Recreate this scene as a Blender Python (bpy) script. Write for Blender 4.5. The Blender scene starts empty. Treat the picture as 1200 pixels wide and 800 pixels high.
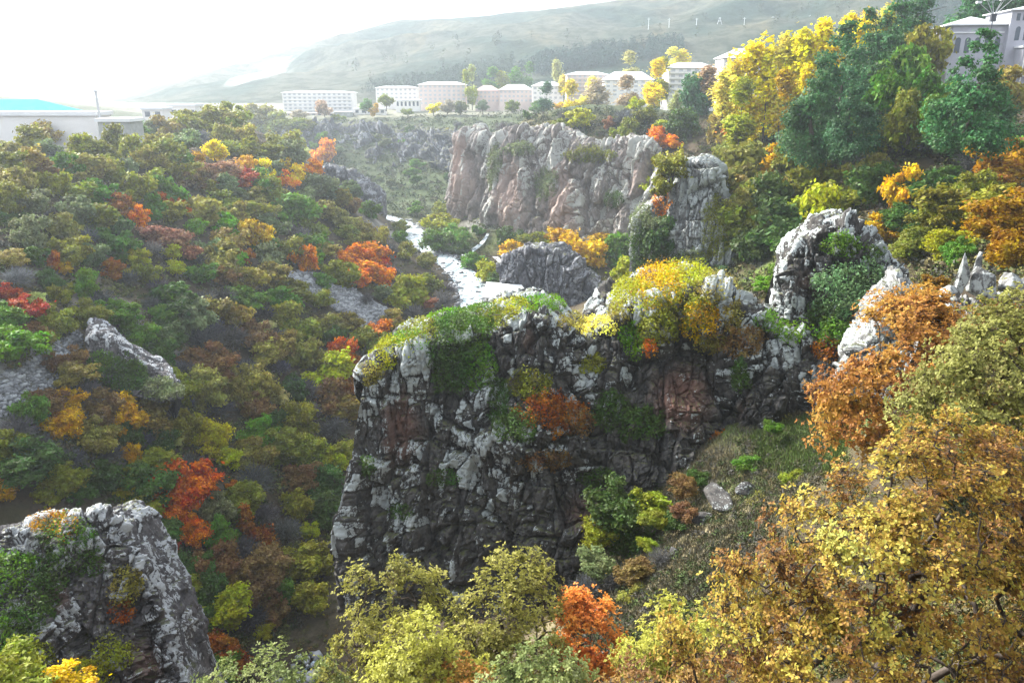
import bpy, math, random
import numpy as np
from mathutils import Vector

R = math.radians
scene = bpy.context.scene
col = scene.collection
random.seed(7)
rng = np.random.default_rng(7)

# ---------------------------------------------------------------- camera, sky, sun, exposure
PITCH, FPX = R(18.5), 900.0
cam_d = bpy.data.cameras.new('camera')
cam_d.sensor_width = 36.0
cam_d.lens = 36.0 * FPX / 1200.0
cam_d.clip_start, cam_d.clip_end = 0.3, 9000
cam = bpy.data.objects.new('camera', cam_d)
col.objects.link(cam)
cam.rotation_euler = (math.pi / 2 - PITCH, 0, 0)
scene.camera = cam

HAZE = 0.0003
SUN_EL, SUN_AZ = 34.0, -50.0          # azimuth measured from +Y (ahead) towards +X
world = bpy.data.worlds.new('World')
scene.world = world
world.use_nodes = True
wn, wl = world.node_tree.nodes, world.node_tree.links
wn.clear()
w_out = wn.new('ShaderNodeOutputWorld')
w_bg = wn.new('ShaderNodeBackground')
sky = wn.new('ShaderNodeTexSky')
sky.sky_type = 'NISHITA'
sky.sun_disc = False
sky.sun_elevation = R(SUN_EL)
sky.sun_rotation = R(SUN_AZ)
sky.air_density, sky.dust_density, sky.ozone_density = 1.0, 7.0, 1.0
w_hsv = wn.new('ShaderNodeHueSaturation')
w_hsv.inputs['Saturation'].default_value = 0.45
wl.new(sky.outputs[0], w_hsv.inputs['Color'])
# a thin bright cloud sheet over the clear sky
w_tc = wn.new('ShaderNodeTexCoord'); w_no = wn.new('ShaderNodeTexNoise')
w_no.inputs['Scale'].default_value = 2.2; w_no.inputs['Detail'].default_value = 5
wl.new(w_tc.outputs['Generated'], w_no.inputs['Vector'])
w_rp = wn.new('ShaderNodeMapRange')
w_rp.inputs[1].default_value, w_rp.inputs[2].default_value = .3, .7
w_rp.inputs[3].default_value, w_rp.inputs[4].default_value = .62, .88
wl.new(w_no.outputs['Fac'], w_rp.inputs[0])
w_mx = wn.new('ShaderNodeMix'); w_mx.data_type = 'RGBA'
wl.new(w_rp.outputs[0], w_mx.inputs[0]); wl.new(w_hsv.outputs[0], w_mx.inputs[6])
w_mx.inputs[7].default_value = (5.2, 5.6, 6.1, 1)
wl.new(w_mx.outputs[2], w_bg.inputs[0])
w_bg.inputs[1].default_value = 0.084
wl.new(w_bg.outputs[0], w_out.inputs[0])

sun_d = bpy.data.lights.new('sun', 'SUN')
sun_d.energy = 3.9
sun_d.angle = R(12)
sun_d.color = (1.0, 0.95, 0.87)
sun = bpy.data.objects.new('sun', sun_d)
col.objects.link(sun)
sd = Vector((math.sin(R(SUN_AZ)) * math.cos(R(SUN_EL)), math.cos(R(SUN_AZ)) * math.cos(R(SUN_EL)), math.sin(R(SUN_EL))))
sun.rotation_euler = sd.to_track_quat('Z', 'Y').to_euler()

scene.view_settings.view_transform = 'Standard'
scene.view_settings.look = 'None'
scene.view_settings.exposure = 1.85
scene.view_settings.gamma = 1.0
scene.view_settings.use_curve_mapping = False

scene.render.engine = 'CYCLES'
cy = scene.cycles
cy.max_bounces, cy.diffuse_bounces, cy.glossy_bounces = 4, 1, 1
cy.transmission_bounces, cy.volume_bounces, cy.transparent_max_bounces = 2, 1, 4
cy.use_adaptive_sampling = True
cy.adaptive_threshold = 0.02
cy.use_denoising = True
try:
    cy.denoiser = 'OPENIMAGEDENOISE'
    cy.denoising_input_passes = 'RGB_ALBEDO_NORMAL'
except Exception:
    pass

# ---------------------------------------------------------------- numeric helpers
CP, SP = math.cos(PITCH), math.sin(PITCH)

def ray(px, py):
    u, v = (px - 600.0) / FPX, (400.0 - py) / FPX
    return np.array([u, CP + v * SP, -SP + v * CP])

def U(px, py, Y):
    """world point at distance Y ahead that lies behind that point of the photograph"""
    d = ray(px, py)
    return d * (Y / d[1])

def pix(P):
    x, y, z = P
    dep = y * CP - z * SP
    return 600 + FPX * x / dep, 400 - FPX * (y * SP + z * CP) / dep

def _h(ix, iy, iz, k):
    x = (ix.astype(np.int64) * 374761393 + iy.astype(np.int64) * 668265263 + iz.astype(np.int64) * 2147483647 + k * 1274126177) & 0xffffffff
    x = ((x ^ (x >> 13)) * 1274126177) & 0xffffffff
    x = ((x ^ (x >> 16)) * 2246822519) & 0xffffffff
    x = x ^ (x >> 15)
    return (x & 0xffffff) / float(0xffffff)

def vnoise(P, k=0):
    f = np.floor(P); t = P - f; t = t * t * (3 - 2 * t)
    i = f.astype(np.int64)
    out = 0
    for dx in (0, 1):
        for dy in (0, 1):
            for dz in (0, 1):
                w = (t[:, 0] if dx else 1 - t[:, 0]) * (t[:, 1] if dy else 1 - t[:, 1]) * (t[:, 2] if dz else 1 - t[:, 2])
                out = out + w * _h(i[:, 0] + dx, i[:, 1] + dy, i[:, 2] + dz, k)
    return out * 2 - 1

def fbm(P, oct=4, k=0, gain=0.5):
    a, s, o = 1.0, 0.0, 0
    for n in range(oct):
        o = o + a * vnoise(P * (2.03 ** n) + 17.3 * n, k + n); s += a; a *= gain
    return o / s

def worley(P, k=0):
    """returns F1, F2, random value of the nearest cell, offset to the cell centre, three more randoms"""
    i = np.floor(P).astype(np.int64)
    f1 = np.full(len(P), 9.0); f2 = np.full(len(P), 9.0)
    best = np.zeros_like(i); off = np.zeros_like(P)
    for dx in (-1, 0, 1):
        for dy in (-1, 0, 1):
            for dz in (-1, 0, 1):
                c = i + np.array([dx, dy, dz])
                j = np.stack([_h(c[:, 0], c[:, 1], c[:, 2], k + m) for m in range(3)], 1)
                d = P - (c + j)
                q = np.sqrt((d * d).sum(1))
                m = q < f1
                f2 = np.where(m, f1, np.minimum(f2, q))
                f1 = np.where(m, q, f1)
                best[m] = c[m]; off[m] = d[m]
    r = [_h(best[:, 0], best[:, 1], best[:, 2], k + 11 + m) for m in range(4)]
    return f1, f2, r, off

def smooth(a, b, x):
    t = np.clip((x - a) / (b - a), 0, 1)
    return t * t * (3 - 2 * t)

def inpoly(px, py, poly):
    n, c = len(poly), False
    j = n - 1
    for i in range(n):
        xi, yi = poly[i]; xj, yj = poly[j]
        if (yi > py) != (yj > py) and px < (xj - xi) * (py - yi) / (yj - yi) + xi:
            c = not c
        j = i
    return c

def mesh_np(name, V, F, attrs=None, smooth_faces=False):
    """mesh from vertex array and an (n, k) index array"""
    V = np.asarray(V, dtype=np.float32); F = np.asarray(F, dtype=np.int32)
    me = bpy.data.meshes.new(name)
    n, k = F.shape
    me.vertices.add(len(V)); me.vertices.foreach_set('co', V.ravel())
    me.loops.add(n * k); me.loops.foreach_set('vertex_index', F.ravel())
    me.polygons.add(n)
    me.polygons.foreach_set('loop_start', np.arange(0, n * k, k, dtype=np.int32))
    me.polygons.foreach_set('loop_total', np.full(n, k, dtype=np.int32))
    if smooth_faces:
        me.polygons.foreach_set('use_smooth', np.ones(n, dtype=bool))
    for key, a in (attrs or {}).items():
        a = np.asarray(a, dtype=np.float32)
        if a.ndim == 1:
            at = me.attributes.new(key, 'FLOAT', 'POINT'); at.data.foreach_set('value', a)
        else:
            if a.shape[1] == 3:
                a = np.concatenate([a, np.ones((len(a), 1), np.float32)], 1)
            at = me.attributes.new(key, 'FLOAT_COLOR', 'POINT'); at.data.foreach_set('color', a.ravel())
    me.update(calc_edges=True)
    me.validate()
    return me

def obj(name, me, mat=None, parent=None):
    o = bpy.data.objects.new(name, me)
    col.objects.link(o)
    if mat is not None and len(me.materials) == 0:
        me.materials.append(mat)
    if parent is not None:
        o.parent = parent
    return o

def tag(o, label=None, cat=None, group=None, kind=None):
    if label: o['label'] = label
    if cat: o['category'] = cat
    if group: o['group'] = group
    if kind: o['kind'] = kind
    return o

def empty(name, loc, label=None, cat=None, group=None, rz=0.0):
    o = bpy.data.objects.new(name, None)
    o.empty_display_size = 0.3
    col.objects.link(o)
    o.location = [float(a) for a in loc]
    o.rotation_euler = (0, 0, rz)
    return tag(o, label, cat, group)

class MB:
    """collects boxes and tubes into one mesh"""
    def __init__(s): s.v, s.f = [], []
    def box(s, x0, x1, y0, y1, z0, z1):
        b = len(s.v)
        s.v += [(x0, y0, z0), (x1, y0, z0), (x1, y1, z0), (x0, y1, z0), (x0, y0, z1), (x1, y0, z1), (x1, y1, z1), (x0, y1, z1)]
        s.f += [tuple(b + i for i in q) for q in ((0, 3, 2, 1), (4, 5, 6, 7), (0, 1, 5, 4), (1, 2, 6, 5), (2, 3, 7, 6), (3, 0, 4, 7))]
        return s
    def poly(s, pts, faces):
        b = len(s.v)
        s.v += [tuple(p) for p in pts]; s.f += [tuple(b + i for i in q) for q in faces]
        return s
    def hip(s, x0, x1, y0, y1, z0, h, over=0.4, inset=None):
        x0 -= over; x1 += over; y0 -= over; y1 += over
        m = (y0 + y1) / 2; i = min((y1 - y0) / 2, (x1 - x0) / 2 - .2) if inset is None else inset
        p = [(x0, y0, z0), (x1, y0, z0), (x1, y1, z0), (x0, y1, z0), (x0, y0, z0 + .25), (x1, y0, z0 + .25), (x1, y1, z0 + .25), (x0, y1, z0 + .25), (x0 + i, m, z0 + h), (x1 - i, m, z0 + h)]
        return s.poly(p, [(0, 3, 2, 1), (0, 1, 5, 4), (1, 2, 6, 5), (2, 3, 7, 6), (3, 0, 4, 7), (4, 5, 9, 8), (6, 7, 8, 9), (5, 6, 9), (7, 4, 8)])
    def tube(s, a, b, r0, r1, n=6):
        a, b = Vector(a), Vector(b); d = (b - a).normalized()
        u = d.orthogonal().normalized(); w = d.cross(u)
        k = len(s.v)
        for p, r in ((a, r0), (b, r1)):
            for i in range(n):
                t = 2 * math.pi * i / n
                s.v.append(tuple(p + u * (r * math.cos(t)) + w * (r * math.sin(t))))
        for i in range(n):
            j = (i + 1) % n
            s.f.append((k + i, k + j, k + n + j, k + n + i))
        s.f.append(tuple(k + n - 1 - i for i in range(n))); s.f.append(tuple(k + n + i for i in range(n)))
        return s
    def mesh(s, name):
        me = bpy.data.meshes.new(name); me.from_pydata(s.v, [], s.f); me.update(); return me
    def build(s, name, mat, parent=None):
        return obj(name, s.mesh(name), mat, parent)

# ---------------------------------------------------------------- materials
def new_mat(name):
    m = bpy.data.materials.new(name); m.use_nodes = True
    nt = m.node_tree; nt.nodes.clear()
    out = nt.nodes.new('ShaderNodeOutputMaterial')
    return m, nt, out

class NT:
    def __init__(s, nt): s.nt = nt
    def n(s, t, **kw):
        x = s.nt.nodes.new(t)
        for k, v in kw.items(): setattr(x, k, v)
        return x
    def l(s, a, b): s.nt.links.new(a, b)
    def val(s, x, sock):
        if hasattr(x, 'is_output') or hasattr(x, 'links'): s.l(x, sock)
        else: sock.default_value = x
    def math(s, op, a, b=0.0, clamp=False):
        m = s.n('ShaderNodeMath', operation=op); m.use_clamp = clamp
        s.val(a, m.inputs[0]); s.val(b, m.inputs[1]); return m.outputs[0]
    def attr(s, name, color=False):
        a = s.n('ShaderNodeAttribute', attribute_name=name); return a.outputs['Color' if color else 'Fac']
    def noise(s, scale, detail=4, rough=.55, vec=None, dist=0.0):
        t = s.n('ShaderNodeTexNoise'); t.inputs['Scale'].default_value = scale; t.inputs['Detail'].default_value = detail
        t.inputs['Roughness'].default_value = rough; t.inputs['Distortion'].default_value = dist
        if vec is not None: s.l(vec, t.inputs['Vector'])
        return t.outputs['Fac']
    def pos(s, scale=None):
        g = s.n('ShaderNodeNewGeometry').outputs['Position']
        if scale is None: return g
        m = s.n('ShaderNodeMapping'); m.inputs['Scale'].default_value = scale; s.l(g, m.inputs['Vector']); return m.outputs[0]
    def ramp(s, fac, stops):
        r = s.n('ShaderNodeValToRGB'); e = r.color_ramp.elements
        while len(e) > 1: e.remove(e[-1])
        e[0].position = stops[0][0]; e[0].color = (*stops[0][1], 1)
        for p, c in stops[1:]:
            q = e.new(p); q.color = (*c, 1)
        s.l(fac, r.inputs[0]); return r.outputs[0]
    def step(s, x, a, b):
        m = s.n('ShaderNodeMapRange'); m.interpolation_type = 'SMOOTHSTEP'
        s.val(x, m.inputs[0]); m.inputs[1].default_value = a; m.inputs[2].default_value = b; return m.outputs[0]
    def mix(s, fac, a, b, blend='MIX'):
        m = s.n('ShaderNodeMix', data_type='RGBA'); m.blend_type = blend
        s.val(fac, m.inputs[0])
        for x, k in ((a, 6), (b, 7)):
            if isinstance(x, tuple): m.inputs[k].default_value = (*x, 1)
            else: s.l(x, m.inputs[k])
        return m.outputs[2]
    def bsdf(s, colr, rough=.85, spec=.25, normal=None):
        b = s.n('ShaderNodeBsdfPrincipled')
        if isinstance(colr, tuple): b.inputs['Base Color'].default_value = (*colr, 1)
        else: s.l(colr, b.inputs['Base Color'])
        s.val(rough, b.inputs['Roughness']); b.inputs['Specular IOR Level'].default_value = spec
        if normal is not None: s.l(normal, b.inputs['Normal'])
        return b.outputs[0]
    def bump(s, h, strength=.5, dist=.2):
        b = s.n('ShaderNodeBump'); b.inputs['Strength'].default_value = strength; b.inputs['Distance'].default_value = dist
        s.l(h, b.inputs['Height']); return b.outputs[0]

def plain(name, c, rough=.8, var=.15, scale=2.0, spec=.25):
    m, nt, out = new_mat(name); k = NT(nt)
    n = k.noise(scale, 4, .6, k.pos())
    lo, hi = tuple(x * (1 - var) for x in c), tuple(min(1, x * (1 + var)) for x in c)
    k.l(k.bsdf(k.ramp(n, [(.3, lo), (.7, hi)]), rough, spec), out.inputs[0]); return m

def leaf_material(name, stops=None, transl=.35):
    """leaf colour from the object's own colour, or from a ramp over the leaf's own random value"""
    m, nt, out = new_mat(name); k = NT(nt)
    v = k.attr('var')
    if stops is None:
        oi = k.n('ShaderNodeObjectInfo')
        h = k.n('ShaderNodeHueSaturation')
        k.l(oi.outputs['Color'], h.inputs['Color'])
        n2 = k.noise(.55, 2, .5, k.pos())
        hv = k.math('ADD', k.math('MULTIPLY', v, .05), k.math('MULTIPLY', n2, .09))
        k.l(k.math('ADD', hv, .43), h.inputs['Hue'])
        n3 = k.noise(1.3, 3, .6, k.pos())
        k.l(k.math('MULTIPLY', k.math('ADD', k.math('MULTIPLY', v, 1.15), .5), k.math('ADD', k.math('MULTIPLY', n3, 1.1), .45)), h.inputs['Value'])
        h.inputs['Saturation'].default_value = 1.15
        c = h.outputs[0]
    else:
        c = k.ramp(v, stops)
    b = k.bsdf(c, .6, .25)
    t = k.n('ShaderNodeBsdfTranslucent'); k.l(c, t.inputs[0])
    mx = k.n('ShaderNodeMixShader'); mx.inputs[0].default_value = transl
    k.l(b, mx.inputs[1]); k.l(t.outputs[0], mx.inputs[2]); k.l(mx.outputs[0], out.inputs[0]); return m

def rock_material(name, dark=(.03, .03, .032), mid=(.105, .098, .092), pale=(.46, .5, .5), redc=(.2, .1, .075), scale=1.0, lich=0.5, cool=0.0):
    m, nt, out = new_mat(name); k = NT(nt)
    p = k.pos((scale, scale, scale * .6))
    n1 = k.noise(.9, 6, .65, p); n2 = k.noise(3.5, 5, .7, p); n3 = k.noise(.22, 3, .5, p); n4 = k.noise(9, 3, .7, p)
    base = k.mix(k.step(k.math('ADD', k.math('MULTIPLY', n1, .6), k.math('MULTIPLY', n2, .4)), .36, .62), dark, mid)
    base = k.mix(k.math('MULTIPLY', k.step(k.math('ADD', k.attr('red'), k.math('MULTIPLY', n1, .5)), .5, .95), .85), base, redc)
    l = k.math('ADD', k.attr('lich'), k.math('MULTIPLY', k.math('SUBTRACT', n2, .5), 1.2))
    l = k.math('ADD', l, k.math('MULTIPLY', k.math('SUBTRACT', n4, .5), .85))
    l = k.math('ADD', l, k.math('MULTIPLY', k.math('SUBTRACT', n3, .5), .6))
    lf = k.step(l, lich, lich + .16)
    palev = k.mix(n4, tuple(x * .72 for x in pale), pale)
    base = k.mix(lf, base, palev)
    mo = k.step(k.math('ADD', k.attr('moss'), k.math('MULTIPLY', k.math('SUBTRACT', n1, .5), 1.4)), .55, .75)
    base = k.mix(k.math('MULTIPLY', mo, .8), base, k.mix(n2, (.035, .05, .016), (.13, .13, .045)))
    bmp = k.bump(k.math('ADD', n2, k.math('MULTIPLY', n4, .5)), .6, .12 / scale)
    k.l(k.bsdf(base, .9, .2, bmp), out.inputs[0]); return m

M = {}
M['leaf'] = leaf_material('foliage')
M['bark'] = plain('bark', (.075, .06, .05), .9, .3, 6)
M['twig'] = plain('grey_twigs', (.19, .18, .18), .9, .25, 4)
M['white'] = plain('white_render', (.84, .82, .8), .7, .05, .3)
M['roofwhite'] = plain('pale_sheet_roof', (.8, .81, .83), .5, .05, .3, .4)
M['pink'] = plain('pink_tuff', (.72, .6, .56), .8, .08, .4)
M['stone'] = plain('grey_lilac_stone', (.46, .46, .52), .8, .1, .5)
M['glass'] = plain('dark_window', (.09, .11, .14), .2, .1, 1, .5)
M['palewin'] = plain('hazed_window', (.5, .51, .54), .3, .1, 1, .5)  # panes lightened so that distant haze is painted into their colour
M['redroof'] = plain('pinkish_roof', (.55, .4, .38), .7, .1, .5)
M['blue'] = plain('blue_roof', (.05, .34, .72), .95, .15, .3, .05)
M['steel'] = plain('galvanised_steel', (.5, .52, .54), .5, .1, 2, .5)
M['darksteel'] = plain('dark_steel', (.06, .06, .08), .5, .1, 2, .5)
M['lamp'] = plain('pale_lamp_housing', (.75, .77, .8), .4, .05, 2, .5)
M['concrete'] = plain('concrete', (.42, .43, .42), .85, .15, .8)
# ---------------------------------------------------------------- the lie of the land
CTRL = [(0,0,-3.2),(-10,0,-4.5),(10,0,-2.5),(25,0,0),(-30,0,-8),(40,0,3),(-60,0,-12),(70,0,8),(0,-20,-2),(-60,-20,-10),(60,-20,4),(0,-60,0),(-80,-60,-6),(80,-60,6),
 (-20,14,-19),(-8,14,-18),(0,14,-17),(7,14,-15.5),(14,14,-11.5),(25,14,-5),(40,14,0),(60,14,4),
 (-25,28,-31),(-12,28,-31),(0,28,-29),(8,28,-26),(15,28,-19.5),(25,28,-11),(40,28,-4),(60,28,1),
 (-32,38,-40),(-18,40,-41),(-8,42,-41),(9.4,45,-32.6),(3.8,48,-37),(16,50,-30),(21,48,-25.5),(30,44,-14),(40,45,-8),(60,45,-1),
 (-40,50,-60),(-24,58,-60),(-8,55,-51),(2,56,-44),(-60,40,-64),(-90,30,-66),(-22,72,-62),(-24,85,-61.5),(-22,110,-61),(-14,160,-60),(-12,215,-58),(-27,265,-57),(-43,320,-56),(-75,352,-55),(-120,380,-53),(-180,410,-50),
 (26,60,-27),(19,62,-29),(35,62,-19),(45,60,-13),(60,60,-6),(0,90,-52),(-10,110,-58),(15,110,-43),(30,100,-33),(10,150,-50),(-25,110,-60),(19,170,-47.5),(2,205,-57.5),(23,245,-55),
 (37,110,-30),(57,130,-23),(50,85,-19),(76,130,-15),(116,200,-7),(64,200,-20),(68,285,-20),(140,220,1),(100,100,-4),(150,120,6),(90,60,3),(150,60,10),(45,165,-27),
 (-85,80,-13),(-55,76,-36),(-90,135,-12.5),(-60,135,-31),(-40,135,-48),(-85,200,-15.5),(-60,200,-34),(-100,165,-13.5),(-105,110,-11.5),(-105,200,-15.5),(-110,250,-16),(-38,180,-47),(-80,260,-18),(-58,260,-36),(-92,300,-19),(-72,308,-38),(-60,320,-49),(-70,60,-34),
 (-115,140,-12.5),(-130,220,-15.5),(-160,200,-15),(-170,140,-13),(-130,300,-17),(-112,335,-29),(-130,350,-42),(-120,80,-10.5),(-170,80,-10),(-180,320,-20),(-240,360,-40),
 (-50,350,-54),(-55,400,-50),(-62,440,-45),(-72,478,-33),(-80,540,-20),(-76,505,-24),(-20,342,-51),(-15,385,-43),(-12,430,-34),(-8,465,-23),(-120,440,-46),(-145,510,-26),(-150,545,-19.5),(-200,540,-19),(-100,470,-38),(-10,520,-19),
 (-18,322,-53),(0,290,-57),(25,262,-57.5),(45,245,-56),(40,200,-47),(28,150,-43),(-8,356,-24),(10,340,-18.5),(40,320,-19),(64,302,-19),
 (0,600,-18.5),(100,500,-15),(100,350,-15),(200,500,-5),(200,300,5),(300,400,15),(-200,620,-17.5),(-300,420,-14),(-300,200,-8),(-300,0,-10),(300,0,22),(300,200,18),(-200,800,-15),(0,800,-14),(200,800,0),(400,700,30),(-400,700,-15),(-450,300,-8),(450,300,28)]
CTRL = np.array(CTRL, float)
_sc = 100.0
def _phi(d2):
    return np.where(d2 > 1e-12, d2 * np.log(np.maximum(d2, 1e-12)), 0)
_A = CTRL[:, :2] / _sc
_K = _phi(((_A[:, None] - _A[None]) ** 2).sum(2)) + np.eye(len(_A)) * 2e-3
_Pm = np.concatenate([np.ones((len(_A), 1)), _A], 1)
_S = np.block([[_K, _Pm], [_Pm.T, np.zeros((3, 3))]])
_W = np.linalg.solve(_S, np.concatenate([CTRL[:, 2], np.zeros(3)]))

# river courses, in plan
RIV = np.array([(-78,354),(-60,342),(-46,325),(-41,310),(-35,288),(-28,268),(-20,250),(-14,234),(-11.5,218),(-11,205),(-13,188),(-15,165),(-19,135),(-22,110),(-23.5,88),(-22,72),(-28,62),(-42,52),(-62,42)], float)
RIVZ = np.interp(np.arange(19), [0, 8, 9, 12, 18], [-54.6, -57.6, -58, -60, -63.5])
RIVW = np.array([5,5.5,6,7,8,7,6.5,7.5,7.5,6,4,2.5,.8,.25,.25,.35,.4,.4,.4], float)

def dist_poly(x, y, L):
    d = np.full(x.shape, 1e9)
    for (ax, ay), (bx, by) in zip(L[:-1], L[1:]):
        t = np.clip(((x - ax) * (bx - ax) + (y - ay) * (by - ay)) / ((bx - ax) ** 2 + (by - ay) ** 2), 0, 1)
        d = np.minimum(d, np.hypot(x - ax - t * (bx - ax), y - ay - t * (by - ay)))
    return d

def river_at(x, y):
    """distance to the river line, its water level and half width there"""
    d = np.full(x.shape, 1e9); z = np.zeros(x.shape); w = np.zeros(x.shape)
    for i in range(len(RIV) - 1):
        (ax, ay), (bx, by) = RIV[i], RIV[i + 1]
        t = np.clip(((x - ax) * (bx - ax) + (y - ay) * (by - ay)) / ((bx - ax) ** 2 + (by - ay) ** 2), 0, 1)
        q = np.hypot(x - ax - t * (bx - ax), y - ay - t * (by - ay)); m = q < d
        d = np.where(m, q, d); z = np.where(m, RIVZ[i] + (RIVZ[i + 1] - RIVZ[i]) * t, z); w = np.where(m, (RIVW[i] + (RIVW[i + 1] - RIVW[i]) * t) / 2, w)
    return d, z, w

# the mountain: its crest line, seen from the gorge
CREST = [(-200,150),(0,135),(100,122),(150,114),(250,84),(330,60),(400,40),(470,25),(600,14),(720,2),(800,-12),(900,-40),(1000,-75),(1100,-95),(1200,-110),(1400,-120)]
_cx = np.array([ray(p, q)[0] / ray(p, q)[1] * 1300 for p, q in CREST]); _cz = np.array([ray(p, q)[2] / ray(p, q)[1] * 1300 for p, q in CREST])

def mountain_h(x, y):
    ang = x / np.maximum(y, 1) * 1300
    zc = np.interp(ang, _cx, _cz)
    t = np.clip((y - 700) / 600.0, 0, 1.25)
    prof = np.where(t < 1, t ** .85, 1 - (t - 1) * .8)
    P = np.stack([x / 160, y / 160, x * 0], 1)
    rid = 1 - np.abs(fbm(P, 4, 40)) * 2
    P2 = np.stack([x / 45, y / 45, x * 0], 1)
    return -16 + (zc + 16) * prof + (rid - .55) * 20 * np.clip(t * 2.5, 0, 1) * np.clip((1.02 - t) * 4, .15, 1) + fbm(P2, 3, 50) * 3 * np.clip(t * 4, 0, 1)

def H(x, y, detail=True):
    x = np.atleast_1d(np.asarray(x, float)); y = np.atleast_1d(np.asarray(y, float))
    sh = x.shape; x = x.ravel(); y = y.ravel()
    z = np.empty_like(x)
    for i in range(0, len(x), 20000):
        q = np.stack([np.clip(x[i:i + 20000], -450, 450), np.clip(y[i:i + 20000], -60, 800)], 1) / _sc
        z[i:i + 20000] = _phi(((q[:, None] - _A[None]) ** 2).sum(2)) @ _W[:-3] + _W[-3] + q @ _W[-2:]
    z = np.clip(z, -67, 40)
    if detail:
        P = np.stack([x, y, x * 0], 1)
        z = z + fbm(P / 14, 3, 3) * 1.1 * smooth(6, 30, np.hypot(x, y)) + fbm(P / 3.2, 3, 8) * .35
        d, zr, wr = river_at(x, y)
        k_ = 1 - smooth(wr * .9 + .5, wr * 1.3 + 7, d)
        z = z * (1 - k_) + (zr - .7) * k_
    m = y > 640
    if m.any():
        b = smooth(640, 800, y[m])
        z[m] = z[m] * (1 - b) + mountain_h(x[m], y[m]) * b
    return z.reshape(sh)

# a lookup grid for ray casting
GX = np.arange(-450, 451, 2.0); GY = np.arange(-20, 801, 2.0)
_gx, _gy = np.meshgrid(GX, GY)
GZ = H(_gx, _gy)

def hq(x, y):
    fx = np.clip((np.asarray(x) - GX[0]) / 2.0, 0, len(GX) - 1.001); fy = np.clip((np.asarray(y) - GY[0]) / 2.0, 0, len(GY) - 1.001)
    i, j = fx.astype(int), fy.astype(int); a, b = fx - i, fy - j
    return (GZ[j, i] * (1 - a) + GZ[j, i + 1] * a) * (1 - b) + (GZ[j + 1, i] * (1 - a) + GZ[j + 1, i + 1] * a) * b

_ts = np.concatenate([np.arange(4, 120, .4), np.arange(120, 780, 1.0)])
def hit(px, py, ymin=4.0):
    d = ray(px, py); d = d / d[1]
    t = _ts[_ts >= ymin]
    z = d[2] * t - hq(d[0] * t, t)
    k = np.nonzero(z < 0)[0]
    if len(k) == 0: return None
    y = t[k[0]]
    if k[0] > 0:
        z0, z1 = z[k[0] - 1], z[k[0]]
        y = t[k[0] - 1] + (t[k[0]] - t[k[0] - 1]) * z0 / max(z0 - z1, 1e-6)
    return np.array([d[0] * y, y, float(hq(d[0] * y, y))])

# ---- ground sheet
xs = np.unique(np.round(np.concatenate([np.arange(-130, 131, 1.0), np.arange(-450, -130, 5.0), np.arange(130, 451, 5.0)]), 2))
ys = np.unique(np.round(np.concatenate([np.arange(-30, 350, 1.0), np.arange(350, 700, 4.0), [700, 705]]), 2))
gx, gy = np.meshgrid(xs, ys); nx, ny = len(xs), len(ys)
gz = H(gx, gy)
V = np.stack([gx, gy, gz], -1).reshape(-1, 3)
I = np.arange(nx * ny).reshape(ny, nx)
F = np.stack([I[:-1, :-1], I[:-1, 1:], I[1:, 1:], I[1:, :-1]], -1).reshape(-1, 4)
# what grows or lies on it, by place: leaf litter, dry grass, green grass, bare stone
LIT, DRY, GRN, STO, FARG = np.array((.055,.043,.03)), np.array((.2,.17,.1)), np.array((.1,.14,.035)), np.array((.22,.22,.21)), np.array((.06,.075,.04))
gc = np.tile(LIT, (len(V), 1))
def patch(px, py, r, c, w=1.0, Y=None, aspect=1.0):
    p = U(px, py, Y) if Y else hit(px, py)
    d2 = ((V[:, 0] - p[0]) / r) ** 2 + ((V[:, 1] - p[1]) / (r * aspect)) ** 2
    k = (np.exp(-d2 ** 1.5) * w)[:, None]
    gc[:] = gc * (1 - k) + c * k
fy_ = smooth(300, 360, V[:, 1])[:, None]
gc = gc * (1 - fy_) + FARG * fy_
tw_ = (smooth(500, 540, V[:, 1]) * smooth(-24, -20, V[:, 2]))[:, None] * .6
gc = gc * (1 - tw_) + np.array((.25, .24, .2)) * tw_
for q in [(850,600,8,DRY,.6),(800,640,6,DRY,.6),(900,560,4,DRY,.5),(760,680,6,DRY,.6),(940,535,5,GRN),(900,540,3,GRN),(880,500,3,GRN),(700,700,5,DRY),(45,440,9,STO),(80,400,6,DRY,.7),(130,370,6,DRY,.8),(20,450,6,STO),(200,380,6,DRY,.6),(150,378,6,np.array((.24,.22,.2)),.9),(110,372,5,np.array((.2,.18,.16)),.9),(185,398,4,np.array((.24,.23,.22)),.8),(340,690,8,DRY,.35),(330,700,5,STO,.3),
          (895,320,9,GRN),(600,165,14,DRY,.8),(700,155,12,DRY,.6),(560,280,14,GRN,.6),(470,220,30,np.array((.055,.075,.035))),(420,200,30,FARG),(570,255,12,STO,.7),(455,272,10,STO,.8),(700,355,8,DRY,.4),(660,330,10,np.array((.16,.17,.1)))]:
    patch(*q)
gc = gc * (1 + .45 * fbm(V / 2.2, 3, 61)[:, None])
m, nt, out = new_mat('ground'); k = NT(nt)
n = k.noise(1.6, 6, .7, k.pos()); n2 = k.noise(.25, 4, .6, k.pos())
c = k.mix(k.step(n, .35, .7), k.attr('gcol', True), (1.5, 1.5, 1.45), 'MULTIPLY')
c = k.mix(k.math('MULTIPLY', k.step(n2, .5, .7), .5), c, (.05, .055, .025))
k.l(k.bsdf(c, .95, .1, k.bump(n, .7, .4)), out.inputs[0])
M['ground'] = m
o = obj('ground', mesh_np('ground', V, F, {'gcol': np.clip(gc, 0, 1)}, True), M['ground']); tag(o, kind='structure')

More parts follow.
